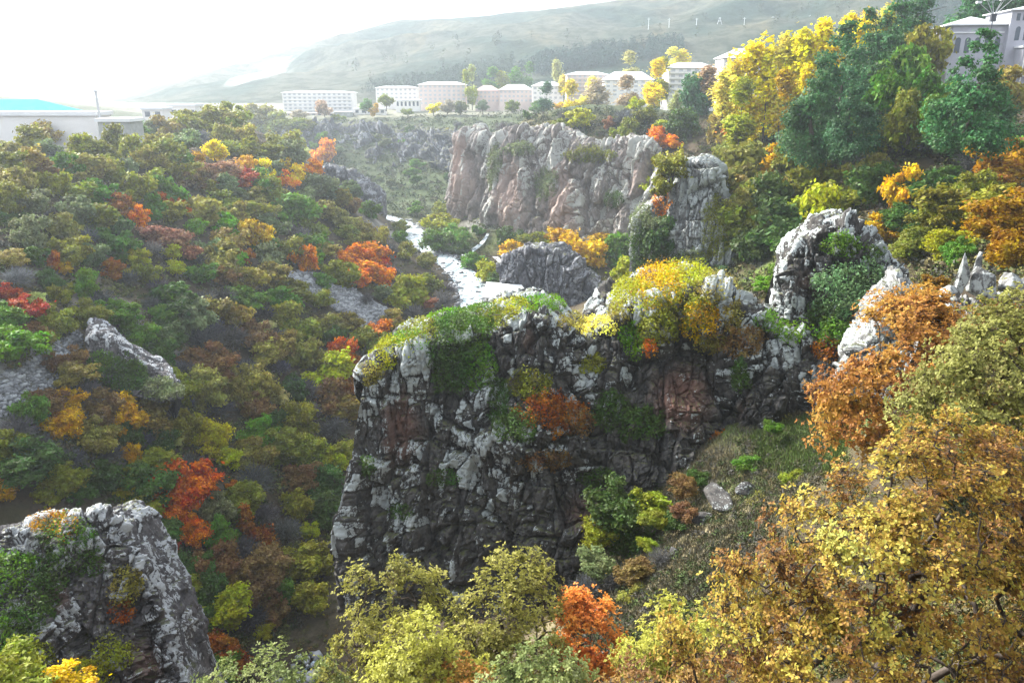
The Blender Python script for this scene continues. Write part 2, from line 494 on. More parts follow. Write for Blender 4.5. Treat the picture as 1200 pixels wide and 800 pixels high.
# ---- mountain and far terrain
xs = np.arange(-1700, 1701, 13.0); ys = np.arange(690, 1480, 13.0)
gx, gy = np.meshgrid(xs, ys)
gz = np.where((np.abs(gx) < 450), H(np.clip(gx, -450, 450), gy, False), 0)
gm = mountain_h(gx.ravel(), gy.ravel()).reshape(gx.shape)
b = smooth(700, 820, gy); gz = np.where(np.abs(gx) < 450, gz * (1 - b) + gm * b, gm)
gz[0] -= 6
Vm = np.stack([gx, gy, gz], -1).reshape(-1, 3)
I = np.arange(gx.size).reshape(gx.shape)
Fm = np.stack([I[:-1, :-1], I[:-1, 1:], I[1:, 1:], I[1:, :-1]], -1).reshape(-1, 4)
# bare scar down the mountainside, and the worn track
sc_a, sc_b = U(325, 76, 1180), U(298, 116, 860)
mc = np.tile(np.array((.09, .095, .07)), (len(Vm), 1))
veg = fbm(Vm / 90, 4, 77)
mc = mc * (1 - smooth(-.1, .25, veg)[:, None]) + np.array((.035, .06, .045)) * smooth(-.1, .25, veg)[:, None]
dd = dist_poly(Vm[:, 0], Vm[:, 1], np.array([sc_a[:2], sc_b[:2]])) + fbm(Vm / 30, 3, 5) * 10
k_ = (1 - smooth(16, 26, dd))[:, None]
mc = mc * (1 - k_) + np.array((.5, .48, .45)) * k_
M['mountain'], nt, out = new_mat('mountain'); k = NT(nt)
n = k.noise(.06, 7, .7, k.pos()); n2 = k.noise(.015, 5, .65, k.pos((1, .35, 1)))
c = k.mix(k.step(n, .4, .62), k.attr('gcol', True), (.38, .45, .36), 'MULTIPLY')
c = k.mix(k.step(n2, .52, .66), c, (1.35, 1.15, .95), 'MULTIPLY')
k.l(k.bsdf(c, .95, .05, k.bump(n, .8, 6)), out.inputs[0])
o = obj('mountain', mesh_np('mountain', Vm, Fm, {'gcol': np.clip(mc, 0, 1)}, True), M['mountain']); tag(o, kind='structure')

# wide ground towards the sides and behind
def skirt(name, x0, x1, y0, y1, st):
    xs = np.arange(x0, x1 + 1, st); ys = np.arange(y0, y1 + 1, st)
    gx, gy = np.meshgrid(xs, ys)
    P = np.stack([gx.ravel() / 90, gy.ravel() / 90, gx.ravel() * 0], 1)
    gz = hq(np.clip(gx, -449, 449), np.clip(gy, -18, 795)) + (fbm(P, 3, 9) * 6).reshape(gx.shape) * np.clip((np.abs(gx) - 450) / 100, 0, 1) - .3
    Vv = np.stack([gx, gy, gz], -1).reshape(-1, 3); I = np.arange(gx.size).reshape(gx.shape)
    Ff = np.stack([I[:-1, :-1], I[:-1, 1:], I[1:, 1:], I[1:, :-1]], -1).reshape(-1, 4)
    tag(obj(name, mesh_np(name, Vv, Ff, {'gcol': np.tile(LIT * 1.6, (len(Vv), 1))}, True), M['ground']), kind='structure')
skirt('terrain', -1700, -450, -100, 700, 25)
skirt('terrain', 450, 1700, -100, 700, 25)

# ---- water
def ribbon(pts, wid, lift, n=8, zf=None):
    pts = np.array(pts, float); s = np.concatenate([[0], np.cumsum(np.hypot(*np.diff(pts[:, :2], axis=0).T))])
    t = np.linspace(0, s[-1], max(12, int(s[-1] / 1.5)))
    C = np.stack([np.interp(t, s, pts[:, q]) for q in range(pts.shape[1])], 1)
    for _ in range(6): C[1:-1] = (C[:-2] + C[1:-1] * 2 + C[2:]) / 4
    w = np.interp(t, s, wid); w = w * (1 + .18 * fbm(np.stack([t / 9, t * 0, t * 0], 1), 2, 31))
    T = np.gradient(C[:, :2], axis=0); T /= np.linalg.norm(T, axis=1)[:, None] + 1e-9
    N = np.stack([-T[:, 1], T[:, 0]], 1)
    q = np.linspace(-1, 1, n)
    P = C[:, None, :2] + N[:, None] * (w[:, None] / 2 * q[None])[..., None]
    z = (C[:, 2] if C.shape[1] > 2 else zf(C[:, 0], C[:, 1])) + lift
    Z = np.repeat(z[:, None], n, 1)
    Vv = np.concatenate([P, Z[..., None]], 2).reshape(-1, 3)
    I = np.arange(len(Vv)).reshape(len(C), n)
    Ff = np.stack([I[:-1, :-1], I[1:, :-1], I[1:, 1:], I[:-1, 1:]], -1).reshape(-1, 4)
    return Vv, Ff
M['water'], nt, out = new_mat('white_water'); k = NT(nt)
n = k.noise(.55, 6, .65, k.pos()); n2 = k.noise(2.2, 4, .6, k.pos())
c = k.mix(k.step(n, .4, .6), (.2, .29, .32), (.78, .82, .84))
k.l(k.bsdf(c, k.math('ADD', k.math('MULTIPLY', n2, .3), .12), .5, k.bump(n2, .5, .25)), out.inputs[0])
Vw, Fw = ribbon(np.column_stack([RIV, RIVZ])[:13], RIVW[:13] * 1.12, .0, 12)
Vw[:, 2] += fbm(Vw / np.array([1.6, 1.6, 9]), 3, 44) * .28
tag(obj('river', mesh_np('river', Vw, Fw, None, True), M['water']), kind='structure')
Vw, Fw = ribbon(np.column_stack([RIV, RIVZ])[15:], np.array([.3, .8, .7, .7]), -.3, 8)
Vw[:, 2] += fbm(Vw / np.array([.6, .6, 9]), 3, 44) * .12
M['stream'], nt, out = new_mat('stream_water'); k = NT(nt)
n = k.noise(2.5, 5, .65, k.pos())
k.l(k.bsdf(k.mix(k.step(n, .4, .62), (.06, .1, .13), (.35, .45, .52)), .2, .5, k.bump(n, .6, .15)), out.inputs[0])
tag(obj('stream', mesh_np('stream', Vw, Fw, None, True), M['stream']), kind='structure')
# ---------------------------------------------------------------- rock
def blocks(P, w, h, k):
    """upright joints that split the rock into columns, each broken across at its own heights"""
    Q = np.stack([P[:, 0] / w, P[:, 1] / w, np.full(len(P), .5)], 1)
    f1, f2, r, off = worley(Q, k)
    zz = P[:, 2] / h * (.7 + .6 * r[1]) + r[2] * 7 + .22 * vnoise(P / w, k)
    fl = np.floor(zz); fr = zz - fl
    a = (r[0] * 1e6).astype(np.int64); c = fl.astype(np.int64)
    b0, b1, b2 = _h(a, c, c * 0, k + 5), _h(a, c, c * 0, k + 6), _h(a, c, c * 0, k + 7)
    tilt = off[:, 0] * (b1 - .5) * 1.1 + off[:, 1] * (b2 - .5) * 1.1 + (fr - .5) * (b1 - .35) * .5
    crack = np.maximum(np.clip(1 - (f2 - f1) / .1, 0, 1), np.clip(1 - np.minimum(fr, 1 - fr) * h / (.09 * w), 0, 1) * .8)
    return (b0 - .5) * 1.2 + tilt, crack, b2

def rock_disp(P, s=1.0, fine=1.0, zst=1.0):
    """blocky, fractured displacement along the normal (in units of s metres) and its lichen value"""
    W = P / s + np.stack([fbm(P / (3.0 * s), 2, 5), fbm(P / (3.0 * s), 2, 6), fbm(P / (3.0 * s), 2, 7)], 1) * .5
    out = np.zeros(len(P)); li = np.zeros(len(P))
    for w, h, a, kk, lw in ((4.2, 7.5, 1.7, 21, .2), (1.7, 2.9, .95, 31, .55), (.72, .95, .5 * fine, 41, .45), (.33, .4, .19 * fine, 51, .2)):
        hh, cr, b = blocks(W, w, h * zst, kk)
        out += a * (hh - .45 * cr)
        li += lw * (b - .5) * 1.1 - .55 * lw * cr
    out += fbm(P / (.3 * s), 3, 9) * .07
    return out * s, li

SURF = []
def interp_cols(L, u):
    L = np.array(L, float); s = np.linspace(0, 1, len(L))
    d = np.concatenate([[0], np.cumsum(np.linalg.norm(np.diff(L, axis=0), axis=1))]); d /= d[-1]
    return d, L

def crag(name, label, top, bot, back, nu, nv, s=1.0, lich=.5, red=(), mat='rock', lich_shade_t=(.0, .35), bulge=None, drop=12.0, amp=1.0, parent=None, cat='rock crag', group=None, fine=1.0, moss_w=1.0, fluted=0.0, zst=1.0):
    T = np.array([U(*p) for p in top]); B = np.array([U(*p) for p in bot])
    d = np.concatenate([[0], np.cumsum(np.linalg.norm(np.diff((T + B) / 2, axis=0), axis=1))]); d /= d[-1]
    u = np.linspace(0, 1, nu)
    def col_i(A):
        A = np.stack([np.interp(u, d, A[:, q]) for q in range(3)], 1)
        for _ in range(max(1, nu // 60)): A[1:-1] = (A[:-2] + 2 * A[1:-1] + A[2:]) / 4
        return A
    T, B = col_i(T), col_i(B)
    bk = np.array(back, float)
    bk = np.tile(bk, (len(d), 1)) if bk.ndim == 1 else bk
    K = np.stack([np.interp(u, d, bk[:, q]) for q in range(3)], 1)
    tap = np.clip(np.minimum(u, 1 - u) / .07, 0.02, 1)[:, None]
    K = K * tap
    nf, nt_, nb = int(nv * .72), int(nv * .2), nv - int(nv * .72) - int(nv * .2)
    v = np.linspace(0, 1, nf)
    rows = [B[None] + (T - B)[None] * v[:, None, None]]
    w = np.linspace(0, 1, nt_ + 1)[1:]
    rows.append(T[None] + K[None] * w[:, None, None])
    E = T + K; E2 = E + K * .25; E2[:, 2] = E[:, 2] - drop * tap[:, 0] - .2
    x = np.linspace(0, 1, nb + 1)[1:]
    rows.append(E[None] + (E2 - E)[None] * x[:, None, None])
    G = np.concatenate(rows, 0)                       # (nv, nu, 3)
    # round the brow
    for _ in range(max(2, nf // 40)): G[1:-1] = (G[:-2] + 2 * G[1:-1] + G[2:]) / 4
    nrm = np.cross(np.gradient(G, axis=1), np.gradient(G, axis=0))
    nrm /= np.linalg.norm(nrm, axis=2, keepdims=True) + 1e-9
    if nrm[nf // 2, nu // 2] @ G[nf // 2, nu // 2] > 0: nrm = -nrm
    for _ in range(3):
        nrm[1:-1] = (nrm[:-2] + nrm[1:-1] * 2 + nrm[2:]) / 4
    nrm /= np.linalg.norm(nrm, axis=2, keepdims=True) + 1e-9
    P = G.reshape(-1, 3); N = nrm.reshape(-1, 3)
    vv = np.repeat(np.concatenate([v, 1 + w * .2, np.full(nb, 1.2)]), nu); uu = np.tile(u, len(G))
    dis, li = rock_disp(P, s, fine, zst)
    if fluted:
        fl = fbm(np.stack([P[:, 0] / (2.2 * s), P[:, 1] / (2.2 * s), P[:, 2] / (30 * s)], 1), 3, 88)
        dis += (1 - np.abs(fl) * 2.4) * fluted * s
    edge = np.clip(np.minimum(uu, 1 - uu) / .05, .6, 1)
    a = np.where(vv > 1.02, .4, 1.0) * edge * amp
    if bulge is not None:
        dis = dis * a + bulge(uu, vv, P)
    else:
        dis = dis * a
    big = fbm(P / (7.5 * s) / np.array([1, 1, zst]), 2, 70) * 1.3 * s * edge * amp
    P2 = P + N * (dis + big)[:, None]
    g2 = P2.reshape(G.shape)
    n2 = np.cross(np.gradient(g2, axis=1), np.gradient(g2, axis=0)); n2 /= np.linalg.norm(n2, axis=2, keepdims=True) + 1e-9
    if (n2 * nrm).sum() < 0: n2 = -n2
    up = n2.reshape(-1, 3)[:, 2]
    li = .5 + li * 1.1 + lich_shade_t[0] + (lich_shade_t[1]) * (np.clip(vv, 0, 1) - .5) + dis / s * .10 + np.clip(up, -.3, .8) * .12  # lichen, more on high and proud faces; height term also paints the shelf's shade
    rd = np.zeros(len(P))
    for (px, py, rpx, rpy, wgt) in red:
        dep = P[:, 1] * CP - P[:, 2] * SP
        qx = 600 + FPX * P[:, 0] / dep; qy = 400 - FPX * (P[:, 1] * SP + P[:, 2] * CP) / dep
        rd = np.maximum(rd, wgt * np.exp(-((qx - px) / rpx) ** 2 - ((qy - py) / rpy) ** 2))
    moss = np.clip((up - .45) * 1.5, 0, 1) * moss_w
    I = np.arange(len(P)).reshape(G.shape[:2])
    F = np.stack([I[:-1, :-1], I[:-1, 1:], I[1:, 1:], I[1:, :-1]], -1).reshape(-1, 4)
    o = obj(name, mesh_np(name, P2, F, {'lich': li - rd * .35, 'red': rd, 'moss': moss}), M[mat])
    tag(o, label, cat, group)
    SURF.append((P2, n2.reshape(-1, 3)))
    return g2, nf

M['rock'] = rock_material('lichen_rock', lich=.62)
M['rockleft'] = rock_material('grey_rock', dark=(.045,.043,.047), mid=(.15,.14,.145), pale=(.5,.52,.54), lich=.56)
M['rockfar'] = rock_material('far_rock', dark=(.13,.115,.105), mid=(.27,.235,.22), pale=(.46,.46,.43), redc=(.4,.3,.26), scale=.35, lich=.62)
M['basalt'] = rock_material('basalt', dark=(.06,.06,.07), mid=(.16,.16,.18), pale=(.34,.35,.38), scale=.6, lich=.66)
M['palerock'] = rock_material('pale_rock', dark=(.07,.07,.07), mid=(.26,.26,.255), pale=(.44,.47,.46), scale=.9, lich=.48)

def bulge_main(u, v, P):
    dep = P[:, 1] * CP - P[:, 2] * SP
    qx = 600 + FPX * P[:, 0] / dep; qy = 400 - FPX * (P[:, 1] * SP + P[:, 2] * CP) / dep
    g = lambda x, y, rx, ry: np.exp(-((qx - x) / rx) ** 4 - ((qy - y) / ry) ** 4)
    b = np.zeros(len(P))
    b += 1.3 * g(630, 520, 75, 16) - 1.6 * g(660, 585, 70, 38)       # ledge and the dark undercut below it
    b += -1.9 * g(815, 430, 42, 45) + 1.0 * g(815, 385, 60, 14)      # the reddish recess
    b += -1.2 * g(845, 500, 20, 60) - 1.0 * g(745, 430, 14, 60)
    b += 1.3 * g(455, 480, 40, 60) - .9 * g(548, 420, 45, 40)
    b += 1.9 * g(400, 615, 30, 75) - 1.1 * g(434, 500, 16, 30)
    b += -1.2 * g(950, 450, 14, 50)
    return b

front_top = [(424,446,68),(432,432,68.3),(450,424,68.6),(480,414,69),(520,400,69.5),(560,390,70),(600,380,70),(640,376,70),(665,386,70),(690,398,70),(715,380,70),(745,366,70),(790,352,70),(830,344,69.5),(860,352,69),(885,372,68),(910,388,67),(940,398,66),(965,412,64.5),(990,446,63)]
front_bot = [(396,715,66),(404,722,65),(425,728,64),(450,728,62.5),(500,728,60.5),(550,728,59),(600,716,58),(650,700,57),(680,678,57.5),(705,660,58),(730,640,58.5),(755,612,59.5),(780,590,60.5),(815,566,61.5),(845,546,61.5),(870,532,61),(895,522,60.5),(920,512,60.5),(950,504,60),(985,500,60)]
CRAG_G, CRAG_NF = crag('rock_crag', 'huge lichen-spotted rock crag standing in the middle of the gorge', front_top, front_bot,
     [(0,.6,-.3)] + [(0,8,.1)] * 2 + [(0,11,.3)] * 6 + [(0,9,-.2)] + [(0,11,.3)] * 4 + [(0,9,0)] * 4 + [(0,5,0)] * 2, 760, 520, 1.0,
     red=[(470,500,34,70,.55),(800,465,50,60,.62),(690,600,50,40,.5),(870,480,30,50,.35),(620,400,16,30,.45),(740,520,40,60,.3)], lich_shade_t=(.02,.55), bulge=bulge_main, drop=24)

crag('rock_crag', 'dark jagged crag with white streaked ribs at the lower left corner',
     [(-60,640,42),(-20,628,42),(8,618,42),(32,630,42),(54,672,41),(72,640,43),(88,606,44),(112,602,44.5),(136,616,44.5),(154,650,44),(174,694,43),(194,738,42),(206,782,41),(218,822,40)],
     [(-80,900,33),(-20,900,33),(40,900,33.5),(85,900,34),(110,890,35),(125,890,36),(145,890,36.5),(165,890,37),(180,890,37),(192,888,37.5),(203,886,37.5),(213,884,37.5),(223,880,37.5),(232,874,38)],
     (0,6,-2.4), 440, 400, .5, red=[(170,780,40,60,.5),(60,700,30,40,.5),(195,720,30,40,.3)], mat='rockleft', lich_shade_t=(.0,.3), drop=16, amp=1.0, fluted=.5)

crag('rock_crag', 'grey crag with a steep lichen face behind the feathery green bush',
     [(905,372,72),(916,330,71),(928,300,70),(945,284,70),(965,270,70),(990,262,70),(1015,268,69),(1035,288,68),(1060,320,66),(1085,350,64)],
     [(890,470,66),(905,470,65),(920,470,64),(940,472,63),(960,474,62),(985,474,61),(1010,474,60),(1030,474,59),(1060,474,58),(1095,474,57)],
     (2,8,0), 330, 260, .7, red=[(950,330,30,40,.4)], lich_shade_t=(.12,.1), drop=14, fine=1.2)

crag('rock_crag', 'pale bouldery rib of rock between the bush and the orange tree',
     [(985,440,57),(1000,412,56.5),(1020,372,56),(1040,340,56),(1055,330,56),(1075,335,55),(1095,352,54),(1120,372,53)],
     [(965,520,54),(985,520,53),(1010,520,52),(1035,520,51),(1055,520,50),(1075,520,49),(1095,520,48),(1120,520,47)],
     (2,6,0), 240, 220, .6, mat='palerock', lich_shade_t=(.1,.1), drop=12, amp=1.25, fine=1.3)

crag('cliff', 'pinkish columned cliff wall across the river below the town',
     [(528,176,352),(536,164,346),(552,160,338),(566,170,330),(576,160,322),(600,155,315),(625,157,309),(650,158,303),(676,166,297),(700,172,291),(722,172,286),(745,168,280),(765,174,274),(785,190,268)],
     [(520,262,338),(534,268,330),(552,280,318),(568,292,306),(580,300,298),(602,302,290),(626,300,284),(650,298,278),(676,296,272),(700,296,268),(722,296,264),(745,298,260),(765,300,256),(785,300,254)],
     (4,22,1.5), 620, 330, 3.0, red=[(545,205,20,60,.75),(600,235,25,70,.7),(660,240,22,60,.75),(745,205,25,50,.5),(580,195,12,50,.4)], mat='rockfar', lich_shade_t=(.02,.3), drop=26, cat='cliff', fluted=1.5, amp=.7, zst=8)

crag('cliff', 'white fissured rock face rising among the trees on the right slope',
     [(738,268,158),(750,246,157),(764,232,156),(780,228,155),(790,204,154),(800,190,153),(818,184,152),(834,194,151),(848,226,150),(860,262,149)],
     [(738,352,150),(750,356,149),(764,360,148),(780,360,147),(794,360,146),(806,358,145),(820,355,144),(834,350,143),(846,345,142),(858,340,141)],
     (4,10,-1), 320, 300, 1.1, mat='palerock', lich_shade_t=(.12,.2), drop=20, cat='cliff', fluted=.7, zst=2.2)

crag('cliff', 'dark grey basalt column face just above the hut roof',
     [(586,312,202),(596,300,201),(610,294,200),(630,292,199),(652,296,198),(670,308,197),(684,326,195),(700,340,192),(725,352,188)],
     [(582,366,196),(594,368,195),(610,370,194),(630,372,193),(652,374,192),(670,376,190),(684,378,188),(702,380,186),(730,384,182)],
     (2,9,0), 260, 160, 1.1, mat='basalt', lich_shade_t=(.02,.1), drop=10, cat='cliff', fluted=.8, zst=2.5)

crag('cliff', 'shadowy blue-grey cliff at the tip of the wooded spur',
     [(366,206,316),(376,198,312),(390,200,309),(404,206,306),(418,216,304),(430,228,302),(440,242,300)],
     [(360,246,304),(374,250,300),(390,256,297),(404,262,294),(418,268,292),(430,274,290),(444,280,288)],
     (3,10,1), 200, 120, 1.5, mat='basalt', lich_shade_t=(-.02,.2), drop=14, cat='cliff', fluted=.7)

crag('cliff', 'long broken band of blue-grey rock under the white hotel',
     [(318,150,500),(345,150,500),(370,146,505),(400,150,500),(430,146,496),(460,152,486),(490,150,480),(520,156,462),(548,164,440)],
     [(310,196,455),(345,194,460),(370,190,470),(400,188,470),(430,196,455),(460,200,445),(490,196,440),(520,200,420),(552,206,400)],
     (0,14,2), 330, 120, 2.6, mat='basalt', lich_shade_t=(-.05,.2), drop=16, cat='cliff', fluted=.6, moss_w=2.2, zst=1.5)

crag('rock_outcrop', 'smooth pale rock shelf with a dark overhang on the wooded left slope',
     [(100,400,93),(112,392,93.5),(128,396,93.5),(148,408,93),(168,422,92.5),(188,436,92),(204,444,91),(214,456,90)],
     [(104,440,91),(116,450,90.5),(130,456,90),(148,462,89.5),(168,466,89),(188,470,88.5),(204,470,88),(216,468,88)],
     [(-2,3,.6),(-2.5,4,.8),(-3,4.5,1),(-3.2,4.5,1.1),(-3.2,4.5,1.1),(-3,4.5,1),(-2.5,4,.8),(-1.5,3,.5)], 260, 200, .55, mat='rockleft', lich_shade_t=(-.3,.8), drop=8, amp=.7, cat='rock outcrop', moss_w=.2)  # lichen falls off down the front, painting the overhang's shade into the colour

crag('rock_crag', 'low pale rib of rock that carries the boulders at the right edge',
     [(1098,352,42),(1112,345,41),(1130,342,40.5),(1150,344,40),(1172,345,40),(1195,346,40),(1218,348,40),(1240,356,40.5)],
     [(1090,420,38.5),(1108,420,38),(1128,420,37.5),(1150,420,37),(1172,420,37),(1195,420,37),(1220,420,37),(1246,420,37.5)],
     (1,4,-1), 160, 120, .45, mat='palerock', lich_shade_t=(.1,.1), drop=6)
# lone boulders
def boulder(name, loc, r, seed, label, mat='palerock', sc=(1, 1, .75), group=None, rotz=0.0, n=26):
    th, ph = np.meshgrid(np.linspace(0, 2 * np.pi, n * 2, endpoint=False), np.linspace(0, np.pi, n))
    D = np.stack([np.cos(th) * np.sin(ph), np.sin(th) * np.sin(ph), np.cos(ph)], -1).reshape(-1, 3)
    rg = np.random.default_rng(seed)
    rad = np.ones(len(D)) * 1.25
    for _ in range(16):                               # cut flat facets
        a = rg.normal(size=3); a /= np.linalg.norm(a); c = rg.uniform(.5, .92)
        rad = np.minimum(rad, np.where(D @ a > .05, c / np.maximum(D @ a, .05), 9))
    rad = rad * (1 + .07 * fbm(D * 3 + seed, 3, 12) + .03 * fbm(D * 9 + seed, 2, 13))
    P = D * rad[:, None] * np.array(sc) * r
    I = np.arange(len(P)).reshape(n, n * 2)
    F = np.stack([I[:-1], np.roll(I[:-1], -1, 1), np.roll(I[1:], -1, 1), I[1:]], -1).reshape(-1, 4)[:, ::-1]
    li = .55 + fbm(P / r * 2, 3, 3) * .3
    o = obj(name, mesh_np(name, P, F, {'lich': li, 'red': li * 0, 'moss': np.clip(D[:, 2] - .85, 0, 1)}), M[mat])
    o.location = [float(a) for a in loc]; o.rotation_euler = (0, 0, rotz)
    return tag(o, label, 'boulder', group)
for px, py, Y, rp, sc, lb in [
    (1128,318,40,16,(.42,.5,1.7),'tall thin spike of pale rock leaning beside the boulders'),
    (1152,326,40,24,(1,.9,1.0),'biggest pale grey boulder on the skyline rib above the orange tree'),
    (1147,306,41.5,10,(.6,.6,1.7),'small pointed pale stone rising behind the biggest boulder'),
    (1186,326,40,20,(1.1,1,.85),'blocky pale boulder at the right edge, beside the biggest boulder'),
    (1112,338,39,13,(1,1,.8),'low pale stone at the foot of the rock spike'),
    (1210,330,41,20,(1,1,1),'pale boulder cut by the right edge of the picture'),
    (820,636,47.5,17,(.9,.8,1.0),'split grey white boulder on the dry grass slope'),
    (846,640,47,11,(1,.8,.9),'smaller white boulder beside the split boulder on dry grass'),
    (792,645,46.5,10,(1,.8,.8),'white stone below the split boulder, near the dark round tree'),
    (846,582,50.5,20,(1.7,.9,.6),'flat grey slab lying on the dry grass slope'),
    (876,570,51,16,(1.4,.9,.6),'grey slab upslope of the flat slab in dry grass'),
    (822,602,50,13,(1.6,.9,.6),'narrow grey ledge stone under the flat slab in dry grass'),
    (576,354,203,9,(1.2,1,1.2),'dark rock beside the river at the corner of the hut'),]:
    P = U(px, py, Y); r = rp * Y / 900 * 1.05
    boulder('boulder', P - np.array([0, 0, r * .3]), r, px, lb, 'basalt' if Y > 100 else ('rock' if py > 500 else 'palerock'), sc, rotz=px * .7)
for i, (px, py, rp) in enumerate([(486,266,3),(496,278,3.5),(512,302,4),(499,302,3),(474,300,3),(540,322,3),(470,284,4),(560,345,3)]):
    P = hit(px, py); r = rp * P[1] / 900
    boulder('boulder', P + np.array([0, 0, .7]), r, 900 + i, 'dark rock breaking the white water of the river', 'basalt', (1.3, 1, .6), 'rocks in the river', rotz=i, n=10)

# scree: a chute of broken stones on the left slope
SCREE = [(322,320),(352,318),(380,322),(408,334),(430,350),(455,362),(455,380),(430,384),(415,384),(400,368),(378,352),(350,340),(330,332)]
TALUS = [(0,440),(30,425),(60,405),(90,385),(100,400),(80,430),(60,460),(30,490),(0,490)]
vs, fs, lv = [], [], []
def stone(P, r):
    b = sum(len(q) for q in vs)
    d = np.array([(1,1,-.6),(-1,1,-.6),(-1,-1,-.6),(1,-1,-.6),(.7,.8,.6),(-.8,.6,.7),(-.6,-.8,.55),(.8,-.6,.6)]) * rng.uniform(.55, 1.2, (8, 3)) * r
    a = rng.uniform(0, 6.28); c_, s_ = math.cos(a), math.sin(a)
    d = np.stack([d[:, 0] * c_ - d[:, 1] * s_, d[:, 0] * s_ + d[:, 1] * c_, d[:, 2] * .7], 1)
    vs.append(P + d); lv.append(np.full(8, rng.uniform(.25, .95)))
    fs.append(np.array([(0,3,2,1),(4,5,6,7),(0,1,5,4),(1,2,6,5),(2,3,7,6),(3,0,4,7)]) + b)
for poly, n, r0, r1 in ((SCREE, 3600, .25, .75), (TALUS, 1500, .1, .42)):
    xs_, ys_ = [p[0] for p in poly], [p[1] for p in poly]
    c_ = 0
    while c_ < n:
        a, b = rng.uniform(min(xs_), max(xs_)), rng.uniform(min(ys_), max(ys_))
        if not inpoly(a, b, poly): continue
        P = hit(a, b)
        if P is not None: stone(P + np.array([0, 0, .1]), r0 + (r1 - r0) * rng.random() ** 2.5)
        c_ += 1
for i in list(range(13)) + [15, 16]:                                  # stones along the water's edge
    for q in range(70):
        t = rng.random(); a = RIV[i] * (1 - t) + RIV[i + 1] * t; w_ = RIVW[i] * (1 - t) + RIVW[i + 1] * t
        dv = RIV[i + 1] - RIV[i]; nv_ = np.array([-dv[1], dv[0]]) / np.hypot(*dv)
        sg = rng.choice([-1, 1]); o_ = w_ * .5 + rng.normal() * .9 + .6
        if rng.random() < .1: o_ = rng.random() * w_ * .45
        p_ = a + nv_ * sg * o_
        stone(np.array([p_[0], p_[1], max(float(hq(*p_)), RIVZ[i] - .3) + .12]), rng.uniform(.18, .35) + .75 * rng.random() ** 4)
Vs = np.concatenate(vs); lv = np.concatenate(lv)
M['scree'], nt, out = new_mat('scree_stone'); k = NT(nt)
k.l(k.bsdf(k.ramp(k.attr('var'), [(.2, (.1, .105, .115)), (.6, (.26, .27, .29)), (1, (.46, .48, .5))]), .9, .2), out.inputs[0])
o = obj('scree', mesh_np('scree', Vs, np.concatenate(fs), {'var': lv}), M['scree']); tag(o, 'grey loose stones strewn down the left slope', 'scree', kind='stuff')
# ---------------------------------------------------------------- trees and shrubs
def unit(a): return a / (np.linalg.norm(a, axis=-1, keepdims=True) + 1e-9)

def leaf_quads(P, Nrm, size, rg, aspect=.62):
    """one bent diamond-shaped leaf clump per point"""
    n = len(P)
    t = unit(np.cross(Nrm, rg.normal(size=(n, 3)))); b = np.cross(Nrm, t)
    s = (size * rg.uniform(.6, 1.3, n))[:, None] if np.isscalar(size) else (size * rg.uniform(.7, 1.25, n))[:, None]
    V = np.stack([P - t * s * .5, P + b * s * aspect * .5 + t * s * .08, P + t * s * .55 + Nrm * s * .08, P - b * s * aspect * .5 - t * s * .06], 1).reshape(-1, 3)
    F = np.arange(n * 4).reshape(n, 4)
    return V, F

def crown_np(seed, n_leaf, size, lobes, up=.35, scatter=.9):
    """lobes: list of (centre, radius, flatness); ragged, with stray sprays and gaps"""
    rg = np.random.default_rng(seed)
    w = np.array([l[1] ** 2 for l in lobes]); w /= w.sum()
    idx = rg.choice(len(lobes), n_leaf, p=w)
    C = np.array([l[0] for l in lobes])[idx]; Rr = np.array([l[1] for l in lobes])[idx]; fl = np.array([l[2] for l in lobes])[idx]
    D = unit(rg.normal(size=(n_leaf, 3)) + np.array([0, 0, .25]))
    nz = fbm(D * 2.2 + idx[:, None] * 3.7 + seed, 3, 4)
    rad = rg.random(n_leaf) ** .5 * (1 + .75 * nz)
    stray = rg.random(n_leaf) < .12
    rad = np.where(stray, rad * rg.uniform(1.1, 1.6, n_leaf), rad)
    o = D * (Rr * rad)[:, None]; o[:, 2] *= fl
    P = C + o
    gap = fbm(P * 5.5 + seed * 1.3, 2, 19)
    keep = gap > -.28
    P, D, idx = P[keep], D[keep], idx[keep]; n = len(P)
    N = unit(D + rg.normal(size=D.shape) * scatter + np.array([0, 0, up]))
    V, F = leaf_quads(P, N, size, rg)
    lr = rg.random(len(lobes))
    var = np.clip(.35 * lr[idx] + .65 * rg.random(n) ** 1.2, 0, 1)
    return V, F, np.repeat(var, 4)

def lobes_round(seed, n=20, rr=(.2, .38)):
    rg = np.random.default_rng(seed + 500); L = []
    for i in range(n):
        d = unit(rg.normal(size=3)); d[2] = d[2] * .8 + .12
        L.append((d * rg.uniform(.4, .85), rg.uniform(*rr), rg.uniform(.55, .85)))
    L.append((np.zeros(3), .45, .9)); return L

def lobes_spire(seed, w=.5):
    rg = np.random.default_rng(seed + 900); L = []
    for i in range(18):
        t = rg.random(); a = rg.uniform(0, 6.28); q = (1 - t) * w * rg.uniform(.4, 1)
        L.append((np.array([math.cos(a) * q, math.sin(a) * q, -.9 + 1.9 * t]), .16 + .24 * (1 - t) * (w + .4), .8))
    return L

def lobes_poplar(seed):
    rg = np.random.default_rng(seed + 1300); L = []
    for i in range(20):
        t = rg.random(); a = rg.uniform(0, 6.28); wv = math.sin(math.pi * min(1, .12 + t * .86)) ** .7
        q = .16 * wv * rg.random()
        L.append((np.array([math.cos(a) * q, math.sin(a) * q, -1 + 2 * t]), .1 + .12 * wv, 1.6))
    return L

